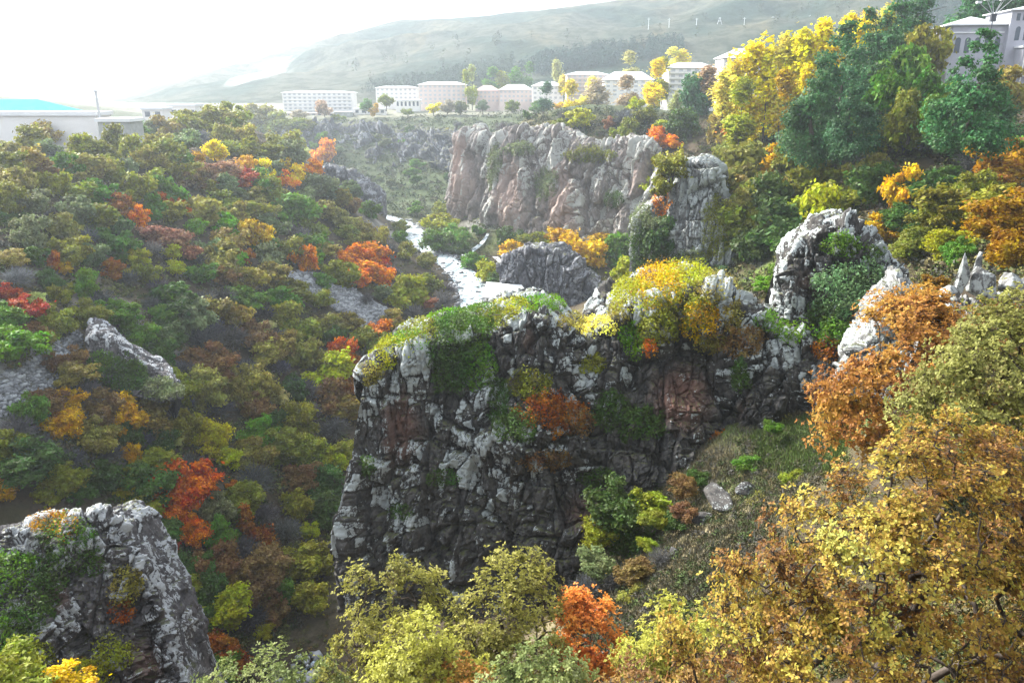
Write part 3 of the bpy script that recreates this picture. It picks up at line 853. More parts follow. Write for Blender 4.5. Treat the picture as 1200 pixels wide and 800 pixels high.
def lobes_pine(seed):
    rg = np.random.default_rng(seed + 1700); L = []
    for lv in range(9):
        t = lv / 8.0; w = (1 - t) ** .8 * .62 + .08
        for j in range(5 if lv < 6 else 3):
            a = rg.uniform(0, 6.28); q = w * rg.uniform(.45, 1)
            L.append((np.array([math.cos(a) * q, math.sin(a) * q, -.95 + 1.85 * t + rg.uniform(-.06, .06) - q * .12]), .14 + .22 * (1 - t), .6))
    return L

def bare_np(seed, n, wid):
    """a leafless bush: fine twigs fanning out of a common foot"""
    rg = np.random.default_rng(seed)
    d = unit(rg.normal(size=(n, 3)) * np.array([1, 1, .8]) + np.array([0, 0, .35]))
    a = d * rg.uniform(.05, .75, n)[:, None] * np.array([1, 1, .9]) + np.array([0, 0, -.15])
    e = a + unit(d + rg.normal(size=d.shape) * .55 + np.array([0, 0, .35])) * rg.uniform(.2, .45, n)[:, None]
    s = unit(np.cross(e - a, rg.normal(size=d.shape))) * wid
    V = np.stack([a - s, a + s, e + s * .3, e - s * .3], 1).reshape(-1, 3)
    return V, np.arange(n * 4).reshape(n, 4), np.repeat(rg.random(n), 4)

PROTO = {}
def proto(key, V, F, var, mat='leaf'):
    me = mesh_np('crown', V, F, {'var': var}); me.materials.append(M[mat]); PROTO.setdefault(key, []).append(me)
for s in range(5):
    proto('round_far', *crown_np(s, 4200, .17, lobes_round(s)))
    proto('round_near', *crown_np(20 + s, 11000, .105, lobes_round(20 + s, 26, (.16, .32))))
for s in range(3):
    proto('spire_far', *crown_np(40 + s, 2400, .15, lobes_spire(s)))
    proto('spire_near', *crown_np(50 + s, 6500, .12, lobes_spire(s)))
    proto('poplar_far', *crown_np(60 + s, 5200, .085, lobes_poplar(s)))
    proto('pine_far', *crown_np(70 + s, 15000, .072, lobes_pine(s), .6, .6))
    proto('bare_far', *bare_np(80 + s, 620, .02))
    proto('bare_near', *bare_np(90 + s, 1300, .011))
PROTO['poplar_near'] = PROTO['poplar_far']; PROTO['pine_near'] = PROTO['pine_far']

def trunk_mesh(seed, stems=1):
    rg = random.Random(seed); m = MB()
    for q in range(stems):
        p = Vector((rg.uniform(-.08, .08) * (stems > 1), rg.uniform(-.08, .08) * (stems > 1), -.25)); r = .075 / stems ** .5
        lean = Vector((rg.uniform(-.15, .15), rg.uniform(-.15, .15), 1)) if stems == 1 else Vector((rg.uniform(-.5, .5), rg.uniform(-.5, .5), 1))
        for i in range(4):
            n = p + lean * .33 + Vector((rg.uniform(-.05, .05), rg.uniform(-.05, .05), 0))
            m.tube(p, n, r, r * .78); p, r = n, r * .78
            if i > 0:
                b = p + Vector((rg.uniform(-.5, .5), rg.uniform(-.5, .5), rg.uniform(.15, .45)))
                m.tube(p, b, r * .6, r * .2, 5)
    return m.mesh('trunk')
TRUNKS = [trunk_mesh(1), trunk_mesh(2), trunk_mesh(3)]; STEMS = [trunk_mesh(11, 4), trunk_mesh(12, 5)]
for t in TRUNKS + STEMS: t.materials.append(M['bark'])

COL = {  # code: (leaf colour, word)
 'ol': ((.22,.235,.045), 'olive green'), 'kh': ((.28,.25,.075), 'khaki'), 'gg': ((.17,.205,.1), 'grey green'), 'gn': ((.115,.21,.04), 'green'),
 'dk': ((.07,.12,.032), 'dark green'), 'br': ((.16,.30,.045), 'bright green'), 'li': ((.38,.4,.06), 'yellow green'), 'pl': ((.5,.5,.2), 'pale lime'),
 'ye': ((.92,.74,.04), 'bright yellow'), 'go': ((.62,.4,.04), 'golden'), 'or': ((.72,.25,.035), 'orange'), 'ro': ((.7,.16,.03), 'orange red'), 'ru': ((.32,.13,.045), 'rusty brown'),
 'rd': ((.4,.1,.06), 'red'), 'pk': ((.36,.2,.13), 'faded red'), 'bn': ((.22,.14,.065), 'brown'), 'gr': ((.1,.1,.105), 'grey leafless'), 'bl': ((.085,.095,.115), 'blue-grey leafless'),
 'pi': ((.06,.14,.055), 'dark blue-green'), 'pp': ((.45,.36,.26), 'pale beige'), 'gb': ((.36,.2,.05), 'golden brown'), 'py': ((.92,.82,.22), 'pale yellow'), 'fe': ((.17,.27,.13), 'soft green')}
TREES = []
def tree(px, py, r, c, form='round', Y=None, shrub=False, sx=None, sz=None, note=None, parallel=None):
    rg = random.Random(int(px * 131 + py * 17 + r))
    if c in ('gr', 'bl'): form = 'bare'
    if Y is None:
        P = hit(px, py + r * .8)
        if P is None: return None
        P[2] = H(P[0], P[1])[0] if P[1] < 640 else P[2]
        C = U(px, py, P[1])
        if C[2] - P[2] < 0: C[2] = P[2] + .1
    else:
        C = U(px, py, Y)
        P = None
    dep = C[1] * CP - C[2] * SP; rw = r * dep / FPX
    if P is None: P = C - np.array([0, 0, rw * (.75 if shrub else 1.15)])
    near = C[1] < 118
    if form == 'bare': key, s3 = 'bare', (1.15, 1.15, .95)
    elif form == 'spire': key, s3 = 'spire', (1.05, 1.05, 1.15)
    elif form == 'poplar': key, s3 = 'poplar', (sx or 1, sx or 1, 1)
    elif form == 'pine': key, s3 = 'pine', (1, 1, 1.1)
    elif form == 'wide': key, s3 = 'round', (1.22, 1.1, .84)
    elif form == 'tall': key, s3 = 'round', (.82, .82, 1.25)
    else: key, s3 = 'round', (1 + rg.uniform(-.22, .26), 1 + rg.uniform(-.22, .26), .95 + rg.uniform(-.2, .3))
    if sz: s3 = (s3[0], s3[1], s3[2] * sz)
    rw *= 1.0 if (shrub or form in ('poplar', 'bare')) else 1.5
    me = PROTO[key + ('_near' if near else '_far')]
    nm = 'shrub' if (shrub or form == 'bare') else 'bush' if (form in ('round', 'wide') and (rw / 1.5 < 2.15 or r < 12)) else {'pine': 'pine_tree', 'poplar': 'poplar_tree'}.get(form, 'tree')
    root = empty(nm, P)
    cr = obj('crown' if nm not in ('shrub', 'bush') else ('foliage' if form != 'bare' else 'twigs'), rg.choice(me), None, root)
    cr.location = [float(a) for a in (C - P)]
    cr.scale = [rw * q for q in s3]; cr.rotation_euler = (rg.uniform(-.28, .28), rg.uniform(-.28, .28), rg.uniform(0, 6.28))
    b = COL[c][0]; f = rg.uniform(.82, 1.2)
    cr.color = (*[min(1, x * f * rg.uniform(.92, 1.08)) for x in b], 1)
    tr = obj('trunk' if nm not in ('shrub', 'bush') else 'stems', rg.choice(TRUNKS if nm != 'shrub' else STEMS), None, root)
    hgt = max(rw * .4, C[2] - P[2]) * (1.0 if nm != 'shrub' else .8)
    tw = rw * (1.0 if key != 'poplar' else .35)
    tr.scale = (tw, tw, hgt); tr.location = (0, 0, 0)
    root['category'] = nm if nm in ('shrub', 'bush') else 'tree'
    TREES.append(dict(o=root, px=px, py=py, r=r, c=c, form=form, nm=nm, note=note, Y=C[1], sh=key))
    return root

def T(c, *rows, **kw):
    for q in rows: tree(q[0], q[1], q[2], c, *(q[3:4]), **kw)

# --- left slope, tree by tree
T('ol', (27,166,17),(90,176,16),(112,182,15),(138,166,13),(160,180,16),(8,194,15),(65,216,15),(90,224,15),(160,226,16),(185,216,16),(225,146,15),(250,141,15),(275,137,14),(320,147,13),(352,150,11),(128,206,15),(285,176,14),(310,180,14),(195,186,17),(215,201,15),(295,252,14),(262,240,14),(70,345,13),(345,340,14),(375,350,13),(340,290,17),(200,250,13),(370,270,14),(320,228,13),(345,240,14),(170,320,13),(350,590,18),(345,495,18),(360,530,22),(212,455,19),(212,500,17))
T('kh', (55,160,16),(30,191,16),(103,204,15),(175,191,14),(185,166,13),(200,151,13),(300,141,14),(340,153,11),(262,160,15),(285,160,14),(335,167,13),(20,216,16),(80,270,14),(15,302,13),(235,247,16),(290,330,15),(320,325,15),(350,412,17),(305,420,13),(275,455,20),(405,480,16),(50,392,12),(110,512,22),(85,440,20),(420,268,13),(398,258,13),(380,248,12),(440,280,12))
T('gg', (55,178,13),(147,196,12),(215,166,14),(335,187,14),(310,200,13),(370,222,13),(105,300,14),(315,305,13),(320,266,15),(250,600,20),(385,225,10),(265,222,12))
T('gn', (115,226,15),(80,196,14),(200,228,17),(180,246,12),(235,320,14),(40,300,13),(190,370,14),(285,350,16),(195,372,13),(345,252,16),(365,285,14),(258,630,18),(330,355,12),(205,350,18),(380,330,10),(305,215,12))
T('dk', (230,668,20),(125,420,14),(205,356,20),(190,522,16),(25,545,28,'wide'),(55,545,20),(345,455,13),(60,330,14),(140,265,13),(240,690,20),(20,262,12),(150,510,14),(115,560,16),(95,575,12))
T('br', (262,265,12),(230,268,11),(275,303,13),(100,336,15),(305,510,16),(370,306,8),(15,405,26,'wide'))
T('li', (385,435,20),(250,515,20),(235,497,12),(145,575,10),(168,595,15),(158,302,12),(145,320,9),(362,622,9),(385,545,15),(265,712,27),(202,297,9),(325,366,8),(268,535,12),(310,740,9),(205,316,9))
T('ye', (253,181,11),(345,208,10,'tall'),(310,205,11,'tall'))
T('go', (290,195,11),(298,275,18),(230,186,10),(330,196,8),(75,495,18),(145,487,20),(75,470,16),(75,316,8),(155,535,11,'tall'),(5,575,13),(302,203,7))
T('or', (162,255,11,'tall'),(208,240,10),(60,305,11),(357,305,14,'tall'),(430,320,14),(447,326,11),(402,307,10),(420,302,12),(438,300,12),(418,327,12),(362,198,10),(320,210,8),(378,180,11),(274,570,8),(228,622,14),(440,390,14,'wide'),(335,212,9),(390,206,7))
T('ro', (212,572,27),(205,590,20),(235,565,16),(400,415,15),(445,308,9),(213,608,14))
T('ru', (420,445,17),(295,617,20,'spire'),(245,755,18),(272,772,15),(130,318,10),(287,299,9),(140,241,12),(192,240,9),(412,425,10),(405,455,10))
T('rd', (30,362,16),(8,345,10),(195,640,12),(280,212,12,'wide'),(292,207,10))
T('pk', (200,282,15,'wide'),(215,293,12,'wide'),(185,276,14,'wide'),(258,206,14,'wide'),(240,200,10))
T('bn', (245,430,23),(300,396,18),(265,326,14),(300,476,18),(310,660,22),(85,425,15),(35,387,12),(48,198,12),(230,213,12),(55,470,16),(115,480,18),(355,560,16),(275,680,18),(320,715,14),(410,240,10),(60,425,10))
T('gr', (68,182,13),(237,396,23),(285,430,17),(330,392,10),(390,502,20),(255,476,20),(300,560,24),(150,325,14),(58,251,10),(290,204,9),(338,222,8),(240,350,16),(310,365,14),(20,325,20),(20,502,24),(45,520,18),(235,305,12),(190,470,18),(175,355,12),(130,530,16),(360,455,16),(310,600,18),(365,480,14),(430,350,10),(335,620,20),(455,292,14),(460,318,14))
T('bl', (250,385,16),(235,160,12),(100,276,15),(128,185,9),(345,450,12),(215,470,16),(170,515,14),(330,430,12))
T('pl', (312,385,7),(330,466,8),(40,352,8),(356,177,6),(205,515,8))

# --- right slope and the ground round the river
T('go', (660,282,15),(687,295,20),(705,282,12),(1025,272,24,'wide'),(1060,228,20,'tall'),(690,180,15,'wide'),(925,135,18),(600,296,10),(900,192,17))
T('ol', (628,285,14),(850,190,19),(880,250,26),(925,182,20),(955,212,24),(1125,245,34,'wide'),(1150,225,22),(1100,266,20),(1070,285,22),(1040,132,26),(1060,162,28),(1005,165,22),(870,277,22),(980,235,22),(655,150,9),(755,135,12),(730,155,12),(880,165,20),(500,336,13),(472,347,16),(520,246,12),(610,166,9))
T('kh', (868,215,28),(845,240,20),(895,222,20),(1190,112,22),(1010,205,20),(860,150,20))
T('li', (545,222,13,'tall'),(516,264,14),(570,322,14),(737,320,13),(758,318,12),(490,331,7),(1113,288,20),(960,255,22),(1110,125,18),(745,122,8),(775,150,9),(548,215,9),(635,286,10),(680,140,12),(940,250,14))
T('gn', (1000,120,11),(720,298,18),(988,150,20),(555,308,11),(532,276,12),(905,150,18),(560,270,7),(1195,178,16),(1120,300,14),(510,285,14),(930,150,14))
T('dk', (905,235,26),(920,268,26),(885,290,22),(940,290,22),(587,330,14),(600,280,13),(1060,262,22),(1030,225,22),(1085,220,22),(800,150,14),(745,295,18),(850,285,18),(720,232,10,'wide'),(960,300,22),(535,292,12))
T('or', (775,166,11),(870,160,15),(790,168,8),(880,150,10))
T('pk', (858,148,14),(500,356,9),(715,146,7))
T('gr', (1000,188,17),(1030,192,15),(1145,190,26),(730,138,15),(590,150,12),(965,160,17),(520,352,16),(485,366,14),(925,300,16),(525,338,12),(1090,165,16))
T('fe', (1115,165,30),(1150,150,22),(1165,165,18),(980,178,16),(835,320,10))
T('gb', (1105,97,26),(1185,188,28),(1188,262,34,'wide'),(1095,335,15),(1192,295,26),(1170,215,16))
T('br', (1185,180,10),(920,325,14,'wide'),(900,335,12,'wide'))
for q in [(982,98,42,160),(1012,72,36,180),(1045,52,36,200),(955,122,32,150),(1142,100,38,120),(1000,128,28,140),(1120,120,24,130),(1160,122,28,135),(1070,20,34,215),(1190,14,36,240),(1150,10,36,240),(1040,85,32,170)]: tree(q[0], q[1], q[2], 'pi', 'pine', q[3])
0 and T('pi', (982,100,40,'pine'),(1012,72,34,'pine'),(1045,52,34,'pine'),(955,122,32,'pine'),(1062,100,32,'pine'),(1030,112,32,'pine'),(1085,50,32,'pine'),(1142,96,36,'pine'),(1000,128,26,'pine'),(1120,120,22,'pine'),(1160,118,28,'pine'),(1070,20,30,'pine'),(1105,30,28,'pine'),(1190,20,30,'pine'))
T('go', (1078,62,13),(1118,72,7))
T('li', (790,205,24,'tall'),(778,228,18))
for p in [(788,195,25,'ol',147,.9),(775,222,18,'ol',147.5,1),(776,285,27,'dk',146,1.3),(768,262,18,'gg',147,1),(810,228,6,'or',148,1.6),(880,262,24,'ol',141,1),(830,300,14,'ol',141,1),(865,235,16,'kh',143,1)]:
    tree(p[0], p[1], p[2], p[3], 'round', p[4] + 6, True, sz=p[5])
# poplars of the yellow row and of the town: (px, top, bottom, half width, colour, distance)
for q in [(848,84,138,13,'py',236),(864,66,142,16,'py',234),(880,56,155,18,'ye',232),(900,50,150,18,'ye',230),(918,48,150,17,'py',228),(932,46,140,15,'ye',225),(947,36,135,17,'ye',222),(963,30,125,17,'ye',219),(980,25,115,16,'ye',216),(996,22,100,15,'ye',213),(1010,18,85,14,'ye',210),(1034,8,60,13,'py',206),(868,95,165,18,'li',222),(925,85,160,14,'go',215),(945,80,150,13,'ye',217),
          (553,78,119,6,'pl',585),(549,83,119,5,'li',580),(576,80,106,9,'br',700),(588,84,106,8,'li',700),(604,80,104,8,'br',700),(618,74,104,7,'gn',700),(652,70,95,6,'pl',640),(671,96,136,11,'ye',470),(664,118,146,6,'ye',440),(738,62,95,10,'pl',560),(768,72,120,12,'ye',420),(777,70,112,9,'li',430),(790,57,80,10,'py',560),(800,60,82,9,'ye',560),(735,90,128,13,'pp',450),(700,95,134,14,'pp',470),(690,92,130,9,'py',475),(792,108,140,9,'pl',380),(820,86,112,9,'ye',390),(660,88,110,6,'py',560),(830,78,118,14,'pp',330),(640,98,130,9,'pi',470),(1000,105,140,8,'br',150),(560,155,172,6,'li',440)]:
    px, a, b, w, c, Y = q
    h = (b - a) / 2
    tree(px, (a + b) / 2, h, c, 'poplar', Y, sx=1.12 * max(1.0, w / (h * .30)))
for q in [(1062,92,26,'gn',168),(1088,58,22,'ol',190),(1035,104,20,'gn',152),(1085,110,22,'gn',150),(1068,140,20,'ol',140),(1100,140,20,'gn',135)]: tree(q[0], q[1], q[2], q[3], 'tall', q[4])
for q in [(428,124,6,'gn'),(452,120,7,'ol'),(438,129,5,'go'),(478,131,5,'ol'),(508,127,6,'ye'),(524,126,6,'pp'),(540,128,6,'gg'),(566,126,6,'gg'),(600,125,6,'ol'),(630,127,7,'gn'),(655,124,6,'go'),(722,118,8,'gg'),(752,118,8,'ol'),(350,136,6,'pp'),(380,128,7,'pp'),(398,140,5,'ol'),(700,128,9,'gr'),(770,128,9,'gn')]: tree(q[0], q[1], q[2], q[3], 'round', 530)
tree(817, 122, 20, 'pi', 'tall', 330); tree(800, 148, 14, 'dk', 'round', 300)
# scrub on the far slope and the brow of the wall
fr = random.Random(5)
FAR = [(340,150),(430,138),(560,128),(640,128),(760,140),(760,165),(700,165),(600,150),(560,165),(530,240),(460,250),(420,200),(380,180)]
k_ = 0
pts_ = []
while k_ < 34:
    a, b = fr.uniform(340, 760), fr.uniform(126, 252)
    if not inpoly(a, b, FAR) or any(abs(a - q[0]) < 12 and abs(b - q[1]) < 7 for q in pts_): continue
    pts_.append((a, b)); k_ += 1
    tree(a, b, fr.uniform(5, 8.5), fr.choice(['gg','gn','dk','ol','gg','gn','kh','gr']), fr.choice(['round', 'wide']), None, True)

# --- whatever else fills the wooded slope
LEFT = [(0,168),(60,165),(120,170),(160,150),(230,135),(330,140),(384,190),(440,240),(470,268),(530,345),(480,385),(432,420),(425,445),(402,540),(392,640),(360,720),(300,800),(250,800),(225,735),(185,640),(150,590),(60,572),(0,565)]
SHELF = [(95,380),(205,430),(218,480),(110,476),(85,400)]
taken = [(t['px'], t['py'], t['r']) for t in TREES]
n_left = sum(1 for t in TREES if t['px'] < 470 and t['py'] > 120)
k_, tries = 0, 0
while k_ < 100 and tries < 9000:
    tries += 1
    a, b = fr.uniform(0, 530), fr.uniform(140, 790)
    if not inpoly(a, b, LEFT) or inpoly(a, b + 6, SCREE) or inpoly(a, b + 8, TALUS) or inpoly(a, b, SHELF): continue
    P = hit(a, b)
    if P is None: continue
    r = 900 * fr.uniform(2.0, 3.0) / P[1]; r = min(max(r, 9), 21)
    if any(((a - x) / (.62 * (r + q))) ** 2 + ((b - y) / (.55 * (r + q))) ** 2 < 1 for x, y, q in taken): continue
    if b < 230: c = fr.choice(['ol','ol','kh','gg','gn'])
    elif b < 380: c = fr.choice(['ol','kh','gn','gr','ol','gg','ol'])
    else: c = fr.choice(['dk','bn','gr','ol','kh','ol','dk','gn'])
    tree(a, b, r, c); taken.append((a, b, r)); k_ += 1
print('trees', len(TREES), 'left', n_left, 'fill', k_)

# --- shrubs on the crags: each grows out of the rock surface it stands on
SURFP = []
for P_, N_ in SURF:
    dep = P_[:, 1] * CP - P_[:, 2] * SP
    SURFP.append((600 + FPX * P_[:, 0] / dep, 400 - FPX * (P_[:, 1] * SP + P_[:, 2] * CP) / dep))
def cling(ci, px, py, rx, ry, c, thick=1.0, dens=1.0, up=.6, form='round', lsize=.2):
    """a shrub rooted over a patch of crag number ci"""
    P_, N_ = SURF[ci]; qx, qy = SURFP[ci]
    rg = np.random.default_rng(int(px * 7 + py * 13))
    e = ((qx - px) / rx) ** 2 + ((qy - py) / ry) ** 2
    m = np.nonzero(e < 1.6)[0]
    if len(m) < 20: print('no rock under shrub', px, py); return
    near = np.median(P_[m, 1]); m = m[np.abs(P_[m, 1] - near) < 9]
    m = m[e[m] + fbm(P_[m] / 1.3, 3, int(px)) * 1.1 < .85]
    if len(m) < 20: return
    dep = near; area = rx * ry * math.pi * (dep / FPX) ** 2 * 1.3
    n = int(min(14000, max(200, area * 130 * dens)))
    j = m[rg.integers(len(m), size=n)]
    ee = np.clip(1 - e[j], .1, 1) ** .5
    h = thick * ee * (.55 + .8 * np.clip(fbm(P_[j] / .8, 2, 3) + .3, 0, 1)) * rg.random(n) ** .6
    Q = P_[j] + (N_[j] * .6 + np.array([0, -.1, up])) * h[:, None] + rg.normal(size=(n, 3)) * .09
    NN = unit(N_[j] * .5 + np.array([0, 0, .5]) + rg.normal(size=(n, 3)) * .8)
    V, F = leaf_quads(Q, NN, lsize * (1 if near > 50 else .75), rg)
    base = Q.mean(0); base[2] = Q[:, 2].min()
    root = empty('shrub', base)
    me = mesh_np('foliage', V - base, F, {'var': np.repeat(np.clip(.35 + .5 * fbm(Q / .7, 2, 8) + .5 * (rg.random(n) - .3), 0, 1), 4)}); me.materials.append(M['leaf'])
    fo = obj('foliage', me, None, root)
    b = COL[c][0]; f = rg.uniform(.88, 1.15); fo.color = (*[min(1, x * f) for x in b], 1)
    mb = MB()
    for q in range(7):
        i0 = j[rg.integers(n)]; a0 = P_[j[0]] - N_[j[0]] * .15; a1 = P_[i0] + (N_[i0] * .6 + np.array([0, 0, up])) * thick * .7
        mb.tube(a0 - base, a1 - base, .05, .015, 5)
    mb.build('stems', M['bark'], root); root['category'] = 'shrub'
    TREES.append(dict(o=root, px=px, py=py, r=(rx + ry) / 2, c=c, form=form, nm='shrub', note=None, Y=near, sh='cling'))
MAINC, LEFTC, BUSHC, RIBC, WALLC, WHITEC, BASC = 0, 1, 2, 3, 4, 5, 6
for q in [(MAINC,434,438,16,14,'kh',.8),(MAINC,446,424,18,10,'li',.7),(MAINC,480,400,30,10,'gn',.8),(MAINC,545,382,40,12,'gn',.9),(MAINC,580,374,30,12,'ol',.8),(MAINC,462,408,26,14,'li',.7),(MAINC,492,390,30,14,'ol',.8),(MAINC,528,376,28,12,'br',.8),(MAINC,565,370,28,12,'gn',.8),(MAINC,600,362,26,12,'li',.7),(MAINC,634,358,30,11,'br',.8),
          (MAINC,538,402,36,34,'dk',1.6),(MAINC,530,440,30,26,'dk',1.3),(MAINC,562,430,18,34,'gn',1.1),(MAINC,622,452,26,20,'ol',1.1),(MAINC,645,488,42,24,'ru',1.5),(MAINC,604,500,26,24,'dk',1.3),(MAINC,676,500,20,16,'bn',1.0),
          (MAINC,430,548,14,14,'dk',.7),(MAINC,716,484,26,24,'dk',1.1),(MAINC,752,500,30,22,'dk',1.1),(MAINC,694,430,18,12,'ol',.7),(MAINC,640,540,34,12,'bn',.8),(MAINC,585,470,14,30,'dk',.6),
          (MAINC,742,352,26,24,'li',1.4),(MAINC,772,340,32,26,'go',1.5),(MAINC,800,330,34,20,'li',1.4),(MAINC,792,366,40,26,'ol',1.5),(MAINC,835,342,30,20,'kh',1.2),(MAINC,772,388,28,20,'ol',1.2),(MAINC,815,378,26,22,'go',1.1),(MAINC,742,398,16,24,'br',1.0),(MAINC,762,410,9,12,'or',.6),
          (MAINC,862,400,34,18,'bn',.8),(MAINC,832,404,22,14,'kh',.8),(MAINC,930,390,30,14,'br',1.0),(MAINC,900,378,18,12,'gn',.8),(MAINC,700,384,26,12,'py',.6),(MAINC,668,380,22,12,'kh',.7),(MAINC,728,368,18,12,'kh',.8),(MAINC,858,372,14,20,'kh',.6),
          (MAINC,845,532,17,24,'ru',1.1),(MAINC,868,440,12,26,'dk',.6),(MAINC,700,560,30,12,'dk',.6),(MAINC,470,600,16,10,'dk',.5),(MAINC,520,560,20,12,'dk',.5),
          (9,140,442,40,24,'dk',1.0),(9,185,456,26,14,'gg',.8),(9,120,425,20,14,'gn',.7),(BUSHC,985,350,36,34,'fe',1.8),(BUSHC,1012,330,20,18,'fe',1.4),(BUSHC,985,395,26,18,'gn',1.3),(BUSHC,965,372,20,18,'dk',1.1),(BUSHC,972,412,18,14,'ru',.9),(BUSHC,988,288,24,14,'gn',.9),(BUSHC,1022,300,12,10,'dk',.8),
          (LEFTC,66,618,32,16,'gb',.7),(LEFTC,96,640,24,18,'dk',.7),(LEFTC,58,660,26,46,'dk',1.2),(LEFTC,80,625,30,18,'gn',.9),(9,205,462,18,16,'gg',.8),(LEFTC,104,660,18,16,'dk',.7),(LEFTC,10,680,34,34,'gn',1.2),(LEFTC,30,720,28,26,'dk',1.1),(LEFTC,6,750,36,34,'gn',1.1),(LEFTC,40,770,22,20,'ol',.9),(LEFTC,148,690,20,30,'kh',.7),(LEFTC,142,718,14,16,'ru',.5),(LEFTC,135,770,26,24,'ol',.8),(LEFTC,110,792,26,20,'li',.7),
          (WHITEC,775,240,12,20,'or',.8),(WHITEC,762,300,26,44,'dk',2.4),(WHITEC,790,320,26,24,'dk',2.0),(WHITEC,752,262,14,26,'gg',1.6),(WHITEC,838,270,16,40,'ol',2.0),(WHITEC,815,310,18,20,'gg',1.6),
          (WALLC,640,216,14,20,'gg',2.5),(WALLC,720,236,12,10,'dk',2.5),(WALLC,690,184,30,8,'ol',3.0),(WALLC,580,200,10,30,'gg',2.0),(WALLC,610,176,20,8,'gg',2.0),(WALLC,655,290,26,10,'gn',3.0)]:
    cling(q[0], q[1], q[2], q[3], q[4], q[5], q[6] * 1.3, lsize=.24 if q[0] not in (WALLC, WHITEC) else (.5 if q[0] == WALLC else .32), dens=(2.0 if q[0] == LEFTC else 1.1) if q[0] not in (WALLC, WHITEC) else (.25 if q[0] == WALLC else .5))
for px, py, r, c, form, Y, sz in [(725,598,44,'dk','round',54,1.0),(700,625,34,'ol','round',53.2,.9),(752,590,34,'ol','round',54.8,.9),(735,632,30,'dk','round',53,.9),(905,500,14,'gn','wide',57,.8),(820,560,16,'dk','wide',57,.8),
    (20,790,46,'ol','wide',30,.8),(75,800,36,'go','wide',31,.8),(235,790,14,'gr','bare',37.5,1),(690,690,26,'gr','bare',46,1),(720,680,22,'gr','bare',46,1),(745,700,20,'kh','wide',43,1),(860,630,20,'bn','wide',46,.8),(895,590,18,'kh','wide',48,.8),(800,600,16,'bn','wide',50,.8),(930,560,16,'ol','wide',48,.8),(775,655,18,'gr','bare',46,1),(845,665,18,'gr','bare',44,1),(760,640,14,'ol','wide',48,.8),(910,625,18,'ol','wide',44,.9),(790,610,18,'dk','wide',51,.9),(830,640,16,'gg','wide',47,.8),(870,600,18,'dk','round',49,.8),(700,660,24,'gg','wide',47,.9),(740,670,22,'bn','wide',45,.9),(880,545,18,'gn','wide',55,.8),(800,570,18,'bn','wide',55,.8),(945,585,20,'gn','wide',45,.9),(815,680,20,'gr','bare',42,1),(765,610,16,'ol','wide',51,.8)]:
    tree(px, py, r, c, form, Y, True, sz=sz)
for px, py, r, c, form in [(790,205,24,'li','tall'),(772,232,20,'ol','round')]:
    pass

# --- low undergrowth that nobody could count
UNDER = {'LEFT': (LEFT, 5200)}
pv, pn, ps, pc = [], [], [], []
def clump(P, r, n, c, flat=.6):
    d = unit(rng.normal(size=(n, 3)) + np.array([0, 0, .5])); o = d * r * rng.random(n)[:, None] ** .4; o[:, 2] = np.abs(o[:, 2]) * flat
    pv.append(P + o); pn.append(unit(d + rng.normal(size=d.shape) * .7)); ps.append(np.full(n, r * .42))
    pc.append(np.array(c) * rng.uniform(.6, 1.35, (n, 1)))
UCOL = [(.11,.09,.05),(.12,.14,.045),(.09,.09,.075),(.1,.11,.045),(.06,.085,.03),(.15,.13,.06),(.15,.165,.05)]
n_ = 0
while n_ < 4200:
    a, b = rng.uniform(0, 530), rng.uniform(145, 800)
    if not inpoly(a, b, LEFT) or inpoly(a, b, SCREE) or inpoly(a, b, TALUS) or inpoly(a, b, SHELF): continue
    P = hit(a, b)
    if P is None: continue
    n_ += 1; r = rng.uniform(.35, 1.0) * (1 + P[1] / 300)
    clump(P, r, 16 if P[1] > 120 else 34, UCOL[rng.integers(len(UCOL))])
n_ = 0
RGT = [(800,120),(1200,100),(1200,330),(1060,330),(1000,260),(900,360),(850,340),(780,330),(640,345),(610,300),(560,330),(520,300),(500,260),(560,215),(600,290),(740,295),(745,180)]
while n_ < 4200:
    a, b = rng.uniform(480, 1200), rng.uniform(100, 360)
    if not inpoly(a, b, RGT): continue
    P = hit(a, b, 50)
    if P is None: continue
    n_ += 1; r = rng.uniform(.4, 1.2) * (1 + P[1] / 250)
    clump(P, r, 18, UCOL[rng.integers(len(UCOL))])
n_ = 0
SLP = [(655,720),(655,650),(760,570),(830,535),(900,500),(990,490),(960,570),(900,640),(840,700),(760,770),(690,780)]
while n_ < 1100:
    a, b = rng.uniform(650, 990), rng.uniform(490, 780)
    if not inpoly(a, b, SLP): continue
    P = hit(a, b, 30)
    if P is None: continue
    n_ += 1; r = rng.uniform(.2, .75)
    clump(P, r, 70, [(.06,.085,.03),(.09,.08,.05),(.1,.095,.085),(.07,.1,.035),(.12,.1,.05),(.045,.06,.025)][rng.integers(6)], .8)
    ps[-1][:] = rng.uniform(.09, .2)
NEARP = [(640,800),(700,760),(850,690),(960,560),(1010,480),(1200,430),(1200,800)]
NEARL = [(230,800),(330,730),(400,700),(700,720),(760,800)]
n_ = 0
while n_ < 2000:
    a, b = rng.uniform(230, 1200), rng.uniform(430, 800)
    if not (inpoly(a, b, NEARP) or inpoly(a, b, NEARL)): continue
    P = hit(a, b, 5)
    if P is None: continue
    n_ += 1; r = rng.uniform(.25, .7)
    clump(P, r, 60, [(.09,.11,.03),(.16,.13,.045),(.1,.09,.05),(.13,.14,.04),(.18,.12,.04),(.06,.08,.03)][rng.integers(6)], .9)
    ps[-1][:] = rng.uniform(.07, .16)
